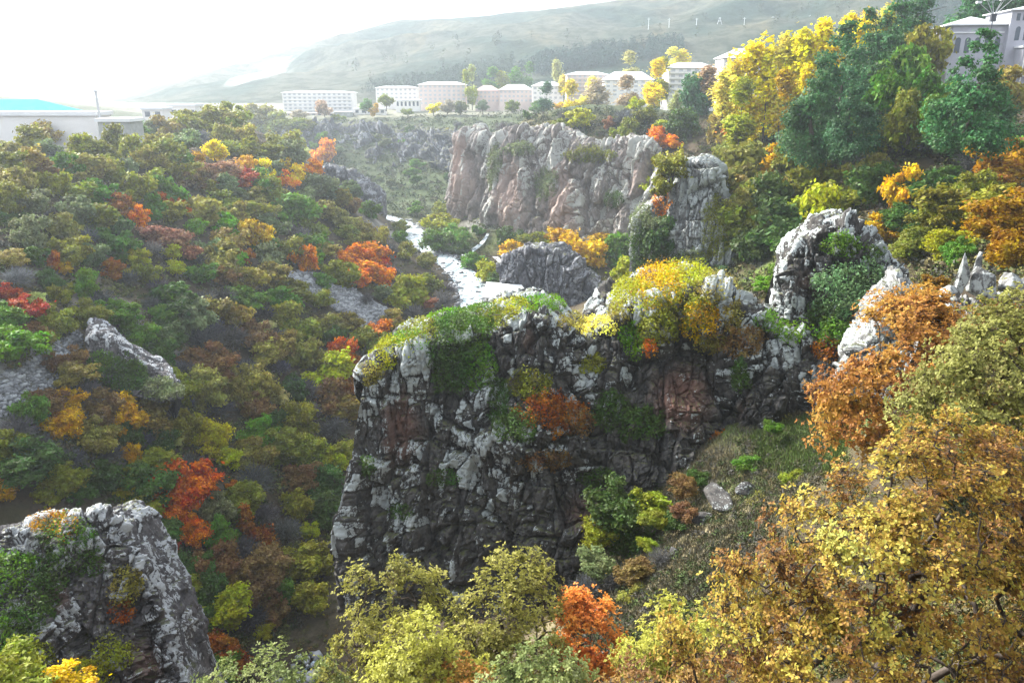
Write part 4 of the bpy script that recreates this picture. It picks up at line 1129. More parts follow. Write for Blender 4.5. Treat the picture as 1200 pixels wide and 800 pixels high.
for q in range(1500):                                # thickets on the slopes beside the picture
    x, y = (rng.uniform(24, 95), rng.uniform(8, 120)) if q % 3 else (rng.uniform(-75, -28), rng.uniform(5, 40))
    r = rng.uniform(.5, 1.5)
    clump(np.array([x, y, float(hq(x, y))]), r, 60, [(.1,.13,.035),(.2,.13,.04),(.13,.14,.04),(.06,.09,.03),(.17,.16,.05)][rng.integers(5)], .9)
    ps[-1][:] = rng.uniform(.12, .28)
FARP = [(330,150),(430,140),(560,132),(700,128),(790,130),(790,160),(700,160),(560,160),(545,250),(500,256),(455,256),(430,235),(400,205)]
n_ = 0
while n_ < 2600:
    a, b = rng.uniform(330, 790), rng.uniform(126, 258)
    if not inpoly(a, b, FARP): continue
    P = hit(a, b, 250)
    if P is None: continue
    n_ += 1; r = rng.uniform(.8, 2.8)
    clump(P, r, 14, [(.06,.09,.035),(.08,.1,.04),(.05,.075,.04),(.11,.11,.06),(.1,.12,.05),(.13,.12,.1)][rng.integers(6)], .8)
P_ = np.concatenate(pv); V, F = leaf_quads(P_, np.concatenate(pn), np.concatenate(ps), rng)
M['under'], nt, out = new_mat('undergrowth'); k = NT(nt)
k.l(k.bsdf(k.attr('gcol', True), .9, .1), out.inputs[0])
o = obj('undergrowth', mesh_np('undergrowth', V, F, {'gcol': np.clip(np.repeat(np.concatenate(pc), 4, 0), 0, 1)}), M['under']); tag(o, 'low brown and green undergrowth between the trees', 'undergrowth', kind='stuff')

# --- grass
def blades(name, label, specs, lean=.5):
    Vs, Cs = [], []
    for poly, n, h, cols, Y, ymin in specs:
        xs_, ys_ = [p[0] for p in poly], [p[1] for p in poly]; c_ = 0; B = []
        while c_ < n:
            a, b = rng.uniform(min(xs_), max(xs_)), rng.uniform(min(ys_), max(ys_))
            if not inpoly(a, b, poly): continue
            c_ += 1
            P = hit(a, b, ymin)
            if P is None: continue
            B.append(P)
        B = np.array(B); m = 14
        Q = np.repeat(B, m, 0) + rng.normal(size=(len(B) * m, 3)) * np.array([.28, .28, 0]); n2 = len(Q)
        Q[:, 2] = hq(Q[:, 0], Q[:, 1]) - .05 + rng.uniform(-.1, .25, n2)
        hh = h * rng.uniform(.5, 1.3, n2)[:, None]
        tip = Q + unit(np.concatenate([rng.normal(size=(n2, 2)) * lean, np.ones((n2, 1))], 1)) * hh
        s = unit(rng.normal(size=(n2, 3)) * np.array([1, 1, .1])) * (.028 + .006 * h)
        Vs.append(np.stack([Q - s, Q + s, tip + s * .3, tip - s * .3], 1).reshape(-1, 3))
        cc = np.array(cols)[np.repeat(rng.integers(len(cols), size=len(B)), m)] * rng.uniform(.7, 1.25, (n2, 1))
        Cs.append(np.repeat(cc, 4, 0))
    V = np.concatenate(Vs); F = np.arange(len(V)).reshape(-1, 4)
    tag(obj(name, mesh_np(name, V, F, {'gcol': np.clip(np.concatenate(Cs), 0, 1)}), M['under']), label, 'grass', kind='stuff')
DRYP = [(650,720),(650,650),(760,560),(820,520),(880,490),(990,480),(960,560),(900,620),(840,690),(760,760),(690,770)]
blades('grass', 'dry straw and grey green grass on the slope right of the big crag', [(DRYP, 4600, .32, [(.15,.13,.08),(.12,.105,.06),(.08,.09,.045),(.1,.09,.07),(.13,.13,.11)], None, 25),
     ([(880,510),(940,490),(1000,500),(980,550),(930,560),(890,545)], 1500, .36, [(.1,.16,.04),(.13,.17,.05),(.08,.12,.035)], None, 30)])
# ---------------------------------------------------------------- near trees, grown branch by branch
def tubes_np(A, B, ra, rb, n=5):
    d = unit(B - A); u = unit(np.cross(d, np.array([.31, .52, .79]))); w = np.cross(d, u)
    t = 2 * np.pi * np.arange(n) / n
    ring = u[:, None] * np.cos(t)[None, :, None] + w[:, None] * np.sin(t)[None, :, None]
    V = np.concatenate([A[:, None] + ring * ra[:, None, None], (B + d * .02)[:, None] + ring * rb[:, None, None]], 1)
    m = len(A); base = (np.arange(m) * 2 * n)[:, None, None]
    q = np.array([[i, (i + 1) % n, n + (i + 1) % n, n + i] for i in range(n)])[None]
    return V.reshape(-1, 3), (base + q).reshape(-1, 4)

def near_tree(name, label, base, lobes, n_attr, n_leaf, lsize, stops, seed, stems=1, tipr=.007, rosette=6, cat='tree', spread=.42, hollow=.35, transl=.4, group=None):
    rg = np.random.default_rng(seed)
    base = np.array(base, float)
    Lc = np.array([l[0] for l in lobes]); Lr = np.array([l[1] for l in lobes], float)
    w = (Lr ** 2).sum(1); w = w / w.sum()
    idx = rg.choice(len(lobes), n_attr, p=w)
    D = unit(rg.normal(size=(n_attr, 3)) + np.array([0, 0, .25]))
    A = Lc[idx] + D * Lr[idx] * (hollow + (1 - hollow) * rg.random(n_attr) ** .5)[:, None]
    A = A[A[:, 2] > base[2] + .6]
    cen = A.mean(0)
    nodes, par = [base.copy()], [-1]
    fork = base + (cen - base) * np.array([.35, .35, .3])
    for s in range(stems):
        e = fork + (rg.normal(size=3) * np.array([.5, .5, .2]) if stems > 1 else 0)
        p, k0 = base, 0
        for i in range(1, 7):
            q = base + (e - base) * i / 6 + rg.normal(size=3) * .05
            nodes.append(q); par.append(k0); k0 = len(nodes) - 1
    plen = [0.0]
    for i in range(1, len(nodes)): plen.append(plen[par[i]] + float(np.linalg.norm(nodes[i] - nodes[par[i]])))
    order = np.argsort(np.linalg.norm(A - fork, axis=1) + rg.normal(size=len(A)) * .3)
    N = np.array(nodes); tips = []
    for a in A[order]:
        dv = a - N; dist = np.linalg.norm(dv, axis=1)
        cost = dist + .22 * np.array(plen) + .8 * np.clip(N[:, 2] - a[2], 0, 9)
        cost[0] += 50
        j = int(np.argmin(cost)); L = dist[j]; k = max(2, int(L / .3)); p0 = N[j]
        up = np.array([0, 0, .16 * L]); new = []
        prev = j
        for i in range(1, k + 1):
            t = i / k
            q = p0 + (a - p0) * t + up * math.sin(math.pi * t) + rg.normal(size=3) * .035 * (t < 1)
            new.append(q); par.append(prev); plen.append(plen[prev] + L / k); prev = len(N) + len(new) - 1
        N = np.concatenate([N, np.array(new)], 0); tips.append(prev)
    cnt = np.zeros(len(N)); 
    for t in tips: cnt[t] += 1
    for i in range(len(N) - 1, 0, -1): cnt[par[i]] += cnt[i]
    rad = tipr * np.maximum(cnt, .6) ** .46
    par_ = np.array(par); i = np.arange(1, len(N))
    V, F = tubes_np(N[par_[i]], N[i], np.maximum(rad[par_[i]] * .5 + rad[i] * .5, rad[i]), rad[i])
    root = empty(name, base, label, cat, group)
    V = V - base
    tr = obj('trunk', mesh_np('trunk', V, F, None, True), M['bark'], root)
    # twigs and leaves
    fine = np.nonzero(cnt <= 3)[0]; fine = fine[fine > 6]
    nr = n_leaf // rosette
    src = N[rg.choice(fine, nr)]
    cpos = src + rg.normal(size=(nr, 3)) * spread * .55
    keep = cpos[:, 2] > base[2] + .4; cpos, src = cpos[keep], src[keep]; nr = len(cpos)
    tv, tf = tubes_np(src, cpos, np.full(nr, tipr * .6), np.full(nr, tipr * .3), 3)
    obj('twigs', mesh_np('twigs', tv - base, tf), M['bark'], root)
    out = unit(unit(cpos - (cen - np.array([0, 0, 1.0]))) + rg.normal(size=(nr, 3)) * .5 + np.array([0, 0, .4]))
    C = np.repeat(cpos, rosette, 0); O = np.repeat(out, rosette, 0); n = len(C)
    dr = unit(np.cross(O, rg.normal(size=(n, 3)))); dr = unit(dr + O * rg.uniform(-.1, .7, n)[:, None])
    nrm = unit(O + rg.normal(size=(n, 3)) * .35 - dr * (O * dr).sum(1)[:, None])
    nrm = unit(nrm - dr * (nrm * dr).sum(1)[:, None])
    sd = np.cross(nrm, dr)
    s = (lsize * rg.uniform(.65, 1.25, n))[:, None]
    p0 = C + dr * s * .12
    droop = nrm * s
    a0 = p0; a1 = p0 + dr * s * .45 + sd * s * .27 + droop * .06; a2 = p0 + dr * s * .8 + sd * s * .2 + droop * .02; a3 = p0 + dr * s - droop * .1
    b1 = p0 + dr * s * .45 - sd * s * .27 + droop * .06; b2 = p0 + dr * s * .8 - sd * s * .2 + droop * .02; m1 = p0 + dr * s * .5 - droop * .05
    V = np.stack([a0, a1, a2, a3, b2, b1, m1], 1).reshape(-1, 3)
    q = np.array([[0, 6, 2, 1], [6, 3, 3, 2], [0, 5, 4, 6], [6, 4, 3, 3]])
    q = np.array([[0, 6, 2, 1], [0, 5, 4, 6], [6, 4, 3, 2]])
    F = ((np.arange(n) * 7)[:, None, None] + q[None]).reshape(-1, 4)
    clus = .5 + .5 * fbm(cpos / 1.1 + seed, 3, 7) * 1.7
    var = np.clip(np.repeat(clus * .75 + rg.random(nr) * .25, rosette) + rg.normal(size=n) * .09, 0, 1)
    mt = leaf_material('autumn_leaves', stops, transl)
    obj('crown', mesh_np('crown', V - base, F, {'var': np.repeat(var, 7)}), mt, root)
    return root

def LB(px, py, Y, rp, rpy=None, ry=None):
    c = U(px, py, Y); dep = c[1] * CP - c[2] * SP; a = rp * dep / FPX; b = (rpy or rp) * dep / FPX
    return (c, (a, ry or a, b))
OAK = [(0, (.13,.06,.03)), (.3, (.3,.15,.045)), (.5, (.45,.29,.055)), (.72, (.56,.46,.08)), (1, (.52,.54,.13))]
ORG = [(0, (.24,.1,.04)), (.35, (.48,.22,.055)), (.65, (.58,.33,.06)), (1, (.56,.4,.09))]
OLV = [(0, (.22,.15,.05)), (.25, (.22,.21,.055)), (.6, (.31,.32,.08)), (1, (.42,.41,.12))]
LIM = [(0, (.35,.3,.06)), (.35, (.42,.42,.07)), (.7, (.55,.55,.09)), (1, (.65,.65,.22))]
CEN = [(0, (.2,.14,.05)), (.3, (.25,.25,.055)), (.65, (.42,.4,.08)), (1, (.58,.54,.18))]
GRN = [(0, (.12,.15,.05)), (.4, (.2,.26,.08)), (.75, (.35,.4,.13)), (1, (.5,.54,.28))]
RED = [(0, (.65,.14,.035)), (.4, (.85,.29,.06)), (.75, (.9,.41,.07)), (1, (.9,.54,.12))]
BRN = [(0, (.16,.08,.04)), (.4, (.3,.16,.06)), (.8, (.45,.3,.08)), (1, (.5,.42,.12))]

def gnd(x, y, dz=0): return np.array([x, y, float(H(x, y)[0]) + dz])
near_tree('oak_tree', 'large golden brown oak filling the lower right corner', gnd(9.6, 15.6),
    [LB(1090,590,15,110,90),LB(1180,600,15.5,100,90),LB(980,650,14.6,90,70),LB(1050,680,14,120,90),LB(900,700,14.4,80,60),LB(1150,720,14,120,90),LB(960,770,13.4,110,70),LB(850,765,13.8,80,50),LB(1230,680,15,100,120),LB(1120,540,16,70,50),LB(1200,540,16.5,70,50)],
    560, 78000, .088, OAK, 3, stems=5, tipr=.0105, hollow=.5, spread=.3)
near_tree('oak_tree', 'orange brown oak on the slope under the pale boulders', gnd(19.5, 31),
    [LB(1075,400,30,75,55),LB(1020,470,29,70,40),LB(1000,500,28.5,55,30),LB(1100,388,31,55,32),LB(1062,362,32,42,24),LB(1130,440,28,80,50),LB(1175,385,31,45,22)],
    380, 46000, .135, ORG, 5, stems=3, tipr=.013, hollow=.4, spread=.42)
near_tree('oak_tree', 'olive yellow oak at the right edge between the orange oak and the big corner oak', gnd(17.5, 23.5),
    [LB(1170,420,24,70,55),LB(1190,400,25,60,60),LB(1130,470,23,70,45),LB(1200,480,22.5,80,60),LB(1230,420,25,70,80),LB(1080,490,23,40,25)],
    320, 40000, .12, OLV, 6, stems=3, tipr=.011, hollow=.4, spread=.38)
near_tree('tree', 'tall yellow green tree in the bottom middle with open top', gnd(.6, 28.5),
    [LB(590,680,28,35,40),LB(620,670,28,30,35),LB(570,740,27.5,60,45),LB(620,740,27.5,50,50),LB(540,770,27,55,40),LB(600,800,26.5,80,50),LB(640,705,28,24,30)],
    330, 25000, .13, CEN, 9, stems=4, tipr=.013, hollow=.25, spread=.36)
near_tree('tree', 'slender olive tree with thin crown left of the tall yellow green tree', gnd(-3.5, 29.5),
    [LB(425,690,29.5,26,34),LB(480,675,29.5,32,26),LB(505,700,29,25,30),LB(435,740,29,38,40),LB(410,775,28.5,35,28),LB(470,730,29,28,40),LB(460,790,28,50,30)],
    240, 13500, .13, CEN, 10, stems=3, tipr=.013, hollow=.2, spread=.34)
near_tree('tree', 'bright lime bush in front of the two bottom middle trees', gnd(-2.2, 24.5),
    [LB(490,760,25,45,40),LB(470,800,24.5,60,40),LB(530,800,24.5,50,35)],
    140, 12000, .13, LIM, 11, stems=4, tipr=.008, hollow=.2, spread=.38)
near_tree('tree', 'vivid orange red sapling at the bottom beside the yellow green tree', gnd(3.6, 28),
    [LB(680,725,28,32,30),LB(664,765,27.5,28,26),LB(710,768,27,36,24),LB(690,795,27,44,26),LB(672,708,28.5,18,16),LB(708,722,28,18,16)],
    150, 13000, .13, RED, 12, stems=3, tipr=.008, hollow=.1, spread=.36)
near_tree('tree', 'pale yellow green bush between the orange sapling and the big oak', gnd(5.6, 22),
    [LB(790,735,22.5,45,40),LB(760,770,22,40,30),LB(820,760,21.5,40,40),LB(785,800,21.5,60,35)],
    150, 12000, .11, LIM, 13, stems=4, tipr=.007, hollow=.2, spread=.34)
near_tree('shrub', 'rusty brown shrub at the bottom edge under the pale yellow bush', gnd(4.6, 17),
    [LB(850,800,16.5,60,40),LB(790,815,16.5,60,35),LB(900,800,16,50,40),LB(750,810,17,40,25)],
    130, 9000, .1, BRN, 14, stems=4, tipr=.006, cat='shrub', hollow=.2, spread=.3)
near_tree('shrub', 'silvery green leafy shrub at the bottom edge in front of the orange sapling', gnd(1.5, 22),
    [LB(640,790,22,45,30),LB(590,805,22,40,25),LB(670,805,22,30,20)],
    100, 6500, .13, GRN, 15, stems=4, tipr=.006, cat='shrub', hollow=.1, spread=.34)
near_tree('shrub', 'grey green shrub at the bottom edge beside the small stream', gnd(-7, 28),
    [LB(300,800,29,60,30),LB(350,805,28,50,25),LB(250,805,30,40,25),LB(395,800,28,40,26)],
    110, 7500, .14, GRN, 16, stems=4, tipr=.006, cat='shrub', hollow=.1, spread=.36)
near_tree('shrub', 'orange tinted shrub under the lime bush at the bottom middle', gnd(-.3, 23.5),
    [LB(545,795,24,30,22),LB(520,810,24,30,20)],
    60, 3500, .12, ORG, 17, stems=3, tipr=.006, cat='shrub', hollow=.1, spread=.3)

# ---------------------------------------------------------------- buildings
WIN = {}
def win_mesh(w, h, arch=False):
    key = (round(w, 2), round(h, 2), arch)
    if key not in WIN:
        m = MB()
        if arch:
            n = 8; pts = [(-w/2, 0, 0), (w/2, 0, 0)] + [(w/2 * math.cos(math.pi * i / n), 0, h - w/2 + w/2 * math.sin(math.pi * i / n)) for i in range(n + 1)]
            b = [(x, .12, z) for x, _, z in pts]; k = len(pts)
            m.poly([(x, -.06, z) for x, _, z in pts] + b, [tuple(range(k))] + [(i, i + k, (i + 1) % k + k, (i + 1) % k) for i in range(k)])
        else: m.box(-w/2, w/2, -.06, .12, 0, h)
        WIN[key] = m.mesh('window')
    return WIN[key]
def window(par, x, y, z, w, h, mat, arch=False, rz=0):
    me = win_mesh(w, h, arch)
    o = obj('window', me, None, par)
    if not me.materials: me.materials.append(M['glass'])
    o.location = (x, y, z); o.rotation_euler = (0, 0, rz)
    o.material_slots[0].link = 'OBJECT'; o.material_slots[0].material = M[mat]
    return o

def block(name, label, px0, px1, pyt, pyb, Y, depth, wall, roof, floors, bays, roofh=None, rz=0.0, wmat='palewin', bands=False, cat='building', group=None, ww=.5, wh=.45, arch=False):
    a, b = U(px0, pyb, Y), U(px1, pyb, Y); t = U((px0 + px1) / 2, pyt, Y)
    L = b[0] - a[0]; z0 = min(a[2], b[2]); Hh = t[2] - z0
    root = empty(name, ((a[0] + b[0]) / 2, Y, z0), label, cat, group, rz)
    rh = roofh if roofh is not None else 0
    wh_ = Hh - rh
    MB().box(-L/2, L/2, 0, depth, -8, wh_).build('wall', M[wall], root)
    m = MB()
    if rh > 1: m.hip(-L/2, L/2, 0, depth, wh_ + .003, rh, .7)
    else: m.box(-L/2 - .5, L/2 + .5, -.5, depth + .5, wh_ + .003, wh_ + max(rh, .6))
    m.build('roof', M[roof], root)
    fh = wh_ / floors
    for f in range(floors):
        if bands: MB().box(-L/2 + .3, L/2 - .3, -.9, -.003, f * fh + .003, f * fh + fh * .32).build('balcony', M[wall], root)
        for i in range(bays):
            x = -L/2 + (i + .5) * L / bays
            window(root, x, 0, f * fh + fh * .38, L / bays * ww, fh * wh, wmat, arch)
    return root
block('hotel', 'long white hotel block with balcony bands, furthest left building of the town', 332, 414, 107, 134, 560, 14, 'white', 'roofwhite', 6, 14, 1.2, -.05, bands=True)
block('apartment_building', 'low white apartment block with flat roof just right of the long hotel', 441, 489, 101, 122, 610, 12, 'white', 'roofwhite', 4, 9, 1.5)
block('arcade_building', 'small white building with dark arcade openings at the brow of the slope', 464, 492, 117, 128, 560, 9, 'white', 'roofwhite', 1, 6, .8, wmat='glass', arch=True, wh=.55)
block('apartment_building', 'tall white and pink apartment block left of the lime poplar pair', 491, 546, 96, 124, 585, 13, 'pink', 'roofwhite', 5, 10, 2.2)
block('apartment_building', 'pink tuff block with hipped roof just right of the lime poplar pair', 557, 585, 100, 121, 590, 12, 'pink', 'redroof', 3, 6, 4)
block('apartment_building', 'pink tuff block with pale hipped roof beside the dark spire conifer', 585, 624, 99, 121, 575, 12, 'pink', 'roofwhite', 3, 8, 4)
block('apartment_building', 'half hidden white block right of the dark spire conifer', 624, 660, 96, 118, 560, 12, 'white', 'roofwhite', 3, 6, 3)
block('apartment_building', 'white block with loggias behind the yellow and beige poplars', 664, 712, 84, 112, 520, 13, 'pink', 'roofwhite', 5, 8, 2, bands=True)
block('apartment_building', 'white gabled house with pale front between two beige poplars', 708, 765, 84, 114, 500, 13, 'white', 'roofwhite', 4, 7, 5)
block('apartment_building', 'white apartment block with stacked balconies left of the yellow poplar row', 782, 838, 73, 112, 430, 13, 'white', 'roofwhite', 5, 6, 3, .1, bands=True)
block('apartment_building', 'pale roofed building mostly hidden behind the yellow poplar row', 846, 905, 56, 100, 330, 14, 'white', 'roofwhite', 4, 7, 4)
block('shed', 'low flat roofed shed on the brow under the long hotel', 392, 412, 131, 138, 540, 6, 'concrete', 'roofwhite', 1, 3, .5)
block('shed', 'long low terrace building at the foot of the hotel', 336, 392, 132, 138, 545, 8, 'pink', 'roofwhite', 1, 8, .6, wmat='glass')
block('shed', 'small pale shed between the terrace building and the arcade', 415, 452, 127, 135, 548, 6, 'white', 'roofwhite', 1, 5, .6, wmat='glass')
# the hall on the left rim
block('hall', 'very long white hall behind the trees of the left rim', -70, 117, 131, 168, 205, 8, 'white', 'roofwhite', 1, 2, 1.0, ww=.02, wh=.1)
block('annex_building', 'grey annex with pale flat roof at the end of the long white hall', 119, 156, 139, 172, 196, 7, 'concrete', 'roofwhite', 1, 2, .8, ww=.2)
block('warehouse', 'bright blue roofed warehouse behind the long white hall', -120, 62, 117, 140, 250, 18, 'white', 'blue', 1, 2, 4.2, ww=.02, wh=.1)
block('shed', 'white shed with dark doorway on the far left rim, left of the other', 168, 192, 126, 142, 300, 8, 'white', 'roofwhite', 1, 2, .8, wmat='glass')
block('shed', 'white shed with a dark shadowed eave on the left rim, nearest the hotel', 198, 230, 122, 138, 320, 8, 'white', 'roofwhite', 1, 3, .8, wmat='glass', ww=.8, wh=.3)
# stone mansion at the upper right
B0 = U(1110, 96, 205)
def mansion():
    root = empty('mansion', U(1155, 98, 205), 'grey lilac stone mansion with arched windows among the pines, upper right', 'mansion', None, -.16)
    s = 205 / FPX * 1.0
    X = lambda px: (px - 1155) * s
    Z = lambda py: (98 - py) * s
    MB().box(X(1112), X(1166), 0, 12, -4, Z(38)).build('wall', M['stone'], root)
    MB().box(X(1166) + .003, X(1240), -1.5, 14, -8, Z(24)).build('tower_wall', M['stone'], root)
    MB().box(X(1176), X(1240), -6, -1.503, -8, Z(62)).build('terrace_wing', M['stone'], root)
    MB().hip(X(1112), X(1166) - .8, 0, 12, Z(38) + .003, 2.4, .7).build('roof', M['roofwhite'], root)
    MB().hip(X(1166), X(1240), -1.5, 14, Z(24) + .003, 1.9, .7).build('roof', M['roofwhite'], root)
    MB().box(X(1174), X(1242), -6.4, -1.51, Z(62) + .003, Z(62) + .45).build('terrace_roof', M['roofwhite'], root)
    MB().box(X(1112) - .15, X(1166) - .4, -.25, -.003, Z(46), Z(44.5)).build('cornice', M['roofwhite'], root)
    for i in range(5): window(root, X(1119 + i * 10), 0, Z(66), 1.25, 3.6, 'glass', True)
    for i in range(8): window(root, X(1173 + i * 6.2), -1.5, Z(34), .8, 1.6, 'glass')
    for i in range(6): window(root, X(1175 + i * 8.5), -1.5, Z(54), 1.05, 3.2, 'glass', True)
    for f in range(2):
        for i in range(5): window(root, X(1183 + i * 9), -6, Z(90) + f * 3.6, .9, 1.9, 'palewin')
    for i in range(9): MB().box(X(1177) + i * 1.6, X(1177) + i * 1.6 + .18, -6.7, -6.4, Z(96), Z(62)).build('pilaster', M['white'], root)
    MB().box(X(1176) - .3, X(1240), -7.2, -6.703, Z(91), Z(88.5)).build('balcony_rail', M['white'], root)
mansion()
# floodlight mast in front of it
Pm = U(1157, 58, 170); 
root = empty('floodlight_mast', Pm - np.array([0, 0, 6]), 'dark mast with pale floodlights on spreading arms before the mansion', 'lamp mast')
s = 170 / FPX
MB().tube((0, 0, -2), (0, 0, 6 + 36 * s), .16, .11, 8).build('pole', M['darksteel'], root)
MB().box(-.55, .55, -.3, .3, 6 + 28 * s, 6 + 36 * s).build('control_box', M['darksteel'], root)
for dx, dy, w in ((-19, 47, 1), (-11, 50, 1), (-5, 51, 1), (6, 50, 1), (10, 53, 1.5), (19, 52, .8)):
    z = 6 + dy * s
    MB().tube((0, 0, 6 + 34 * s), (dx * s, -.2, z), .09, .05, 5).build('arm', M['steel'], root)
    MB().box(dx * s - .45 * w, dx * s + .45 * w, -.6, .1, z - .18, z + .25).build('lamp', M['lamp'], root)
# chimney mast at the end of the hall
Pq = U(117, 138, 203); root = empty('chimney', Pq - np.array([0, 0, 3]), 'thin grey flue rising at the end of the long white hall', 'chimney')
MB().tube((0, 0, 0), (0, 0, 9.2), .35, .3, 8).build('pipe', M['steel'], root); MB().tube((0, 0, 9.203), (0, 0, 9.6), .5, .5, 8).build('cap', M['steel'], root)
# power pylons along the mountain road
for i, (px, py, h, big) in enumerate([(760,27,10,0),(784,27,9,0),(816,27,9,0),(843,27,11,1),(872,26,9,0),(905,26,11,0),(948,27,15,1),(1044,34,16,0)]):
    Y = 940 if px < 1000 else 330
    P = U(px, py + h * .3, Y)
    zg = float(mountain_h(np.array([P[0]]), np.array([P[1]]))[0]) if Y > 700 else P[2] - 4
    top = U(px, py - h * .6, Y)[2]; hh = top - min(zg, top - 8)
    root = empty('power_pylon', (P[0], P[1], top - hh), ['white pylon standing furthest left on the mountain road','slim white post second along the mountain road','slim white post third along the mountain road, before the broad pylon','broad white pylon midway along the mountain road','slim pale post after the broad pylon on the mountain road','slim white post left of the tallest pylon on the mountain road','tallest white pylon on the mountain road above the yellow poplars','white post at the top end of the yellow poplar row'][i], 'pylon', 'pylons along the mountain road')
    f = Y / 900.
    m = MB()
    if big:
        for sx in (-1, 1): m.tube((sx * 2.6 * f, 0, 0), (0, 0, hh), .4 * f, .2 * f, 5)
        m.tube((-1.4 * f, 0, hh * .5), (1.4 * f, 0, hh * .5), .3 * f, .3 * f, 5)
    else: m.tube((0, 0, 0), (0, 0, hh), .38 * f, .25 * f, 6)
    m.build('post', M['lamp'], root)
    MB().tube((-1.6 * f, 0, hh * .88), (1.6 * f, 0, hh * .88), .18 * f, .18 * f, 5).build('cross_arm', M['lamp'], root)

# hut by the river
hz = float(hq(-2, 205))
root = empty('hut', U(594, 357, 188), 'riverside hut under two broad pale sheet roofs, at the end of the curving path', 'hut', None, .05)
s = 188 / FPX
MB().box(-25 * s, 24 * s, .6, 8, -6, 1.6).build('wall', M['concrete'], root)
MB().poly([(-30*s, -.4, 2.0), (-6*s, -.7, 1.7), (-5*s, 8.5, 3.4), (-24*s, 8.5, 3.7), (-30*s, -.4, 2.2), (-6*s, -.7, 1.9), (-5*s, 8.5, 3.6), (-24*s, 8.5, 3.9)], [(0,3,2,1),(4,5,6,7),(0,1,5,4),(1,2,6,5),(2,3,7,6),(3,0,4,7)]).build('roof', M['roofwhite'], root)
MB().poly([(-5.6*s, -.9, 1.5), (28*s, -.3, 1.7), (20*s, 7.5, 3.1), (-4.6*s, 8.2, 3.2), (-5.6*s, -.9, 1.7), (28*s, -.3, 1.9), (20*s, 7.5, 3.3), (-4.6*s, 8.2, 3.4)], [(0,1,2,3)[::-1],(4,5,6,7),(0,1,5,4),(1,2,6,5),(2,3,7,6),(3,0,4,7)]).build('roof', M['roofwhite'], root)
window(root, 4 * s, .6, -1.2, 1.2, 1.4, 'glass'); window(root, -14 * s, .6, -1.2, 1.2, 1.4, 'glass')
# curving path above the hut, and the side stream with its weir
def on_ground(L, dz): return [tuple(hit(a, b) + np.array([0, 0, dz])) for a, b in L]
Vp, Fp = ribbon(np.array(on_ground([(580,303),(587,309),(591,318),(593,328),(597,336),(606,343)], .5)), [2.2,2.2,2.0,2.0,2.0,2.2], .3)
tag(obj('path', mesh_np('path', Vp, Fp), M['concrete']), kind='structure')
Vp, Fp = ribbon(np.array(on_ground([(572,276),(568,284),(560,292),(553,296),(540,303),(526,310),(518,314)], .5)), [1,1.6,2.2,2.6,3,3.2,3.2], .35)
tag(obj('side_stream', mesh_np('side_stream', Vp, Fp), M['water']), kind='structure')

# ---------------------------------------------------------------- woods on the mountain (one far mass)
pv, pn, ps, pc = [], [], [], []
WOODS = [([(600,84),(640,68),(720,56),(800,48),(800,66),(720,78),(640,90)], 620, (.03,.065,.05)),([(1030,32),(1060,0),(1110,-30),(1230,-40),(1230,40),(1100,45)], 800, (.025,.06,.05)),([(415,110),(520,90),(600,74),(600,96),(520,106)], 420, (.05,.08,.05)),([(330,108),(460,60),(620,35),(800,20),(1000,-20),(1000,30),(700,60),(450,100)], 60, (.07,.085,.045))]
for poly, n, c in WOODS:
    xs_, ys_ = [p[0] for p in poly], [p[1] for p in poly]; c_ = 0; guard = 0
    while c_ < n and guard < n * 40:
        guard += 1
        a, b = rng.uniform(min(xs_), max(xs_)), rng.uniform(min(ys_), max(ys_))
        if not inpoly(a, b, poly): continue
        d = ray(a, b); d = d / d[1]; t = np.arange(640, 1300, 6.0)
        z = d[2] * t - mountain_h(d[0] * t, t); k_ = np.nonzero(z < 0)[0]
        if len(k_) == 0: c_ += 1; continue
        P = np.array([d[0] * t[k_[0]], t[k_[0]], d[2] * t[k_[0]]])
        h = rng.uniform(6, 12); m_ = 46; u_ = rng.random(m_)
        ang = rng.uniform(0, 6.28, m_); q_ = np.sqrt(np.clip(1 - (u_ * 2 - 1) ** 2, .05, 1)) * h * .42 * rng.random(m_) ** .5
        pv.append(P + np.stack([np.cos(ang) * q_, np.sin(ang) * q_, u_ * h], 1)); pn.append(unit(np.stack([np.cos(ang), np.sin(ang), np.full(m_, .8)], 1) + rng.normal(size=(m_, 3)) * .4))
        ps.append(np.full(m_, h * .17)); pc.append(np.tile(np.array(c) * rng.uniform(.7, 1.4), (m_, 1))); c_ += 1
V, F = leaf_quads(np.concatenate(pv), np.concatenate(pn), np.concatenate(ps), rng)
o = obj('woods', mesh_np('woods', V, F, {'gcol': np.clip(np.repeat(np.concatenate(pc), 4, 0), 0, 1)}), M['under']); tag(o, 'dark far woods on the mountainside above the town', 'woods', kind='stuff')

# ---------------------------------------------------------------- the air
hm, nt, out = new_mat('haze'); k = NT(nt)
pvol = k.n('ShaderNodeVolumePrincipled')
pvol.inputs['Color'].default_value = (.8, .9, 1.0, 1)
pvol.inputs['Density'].default_value = HAZE
pvol.inputs['Anisotropy'].default_value = .6
k.l(pvol.outputs[0], out.inputs['Volume'])
o = MB().box(-1750, 1750, -120, 1500, -75, 330).build('haze', hm); tag(o, kind='stuff')

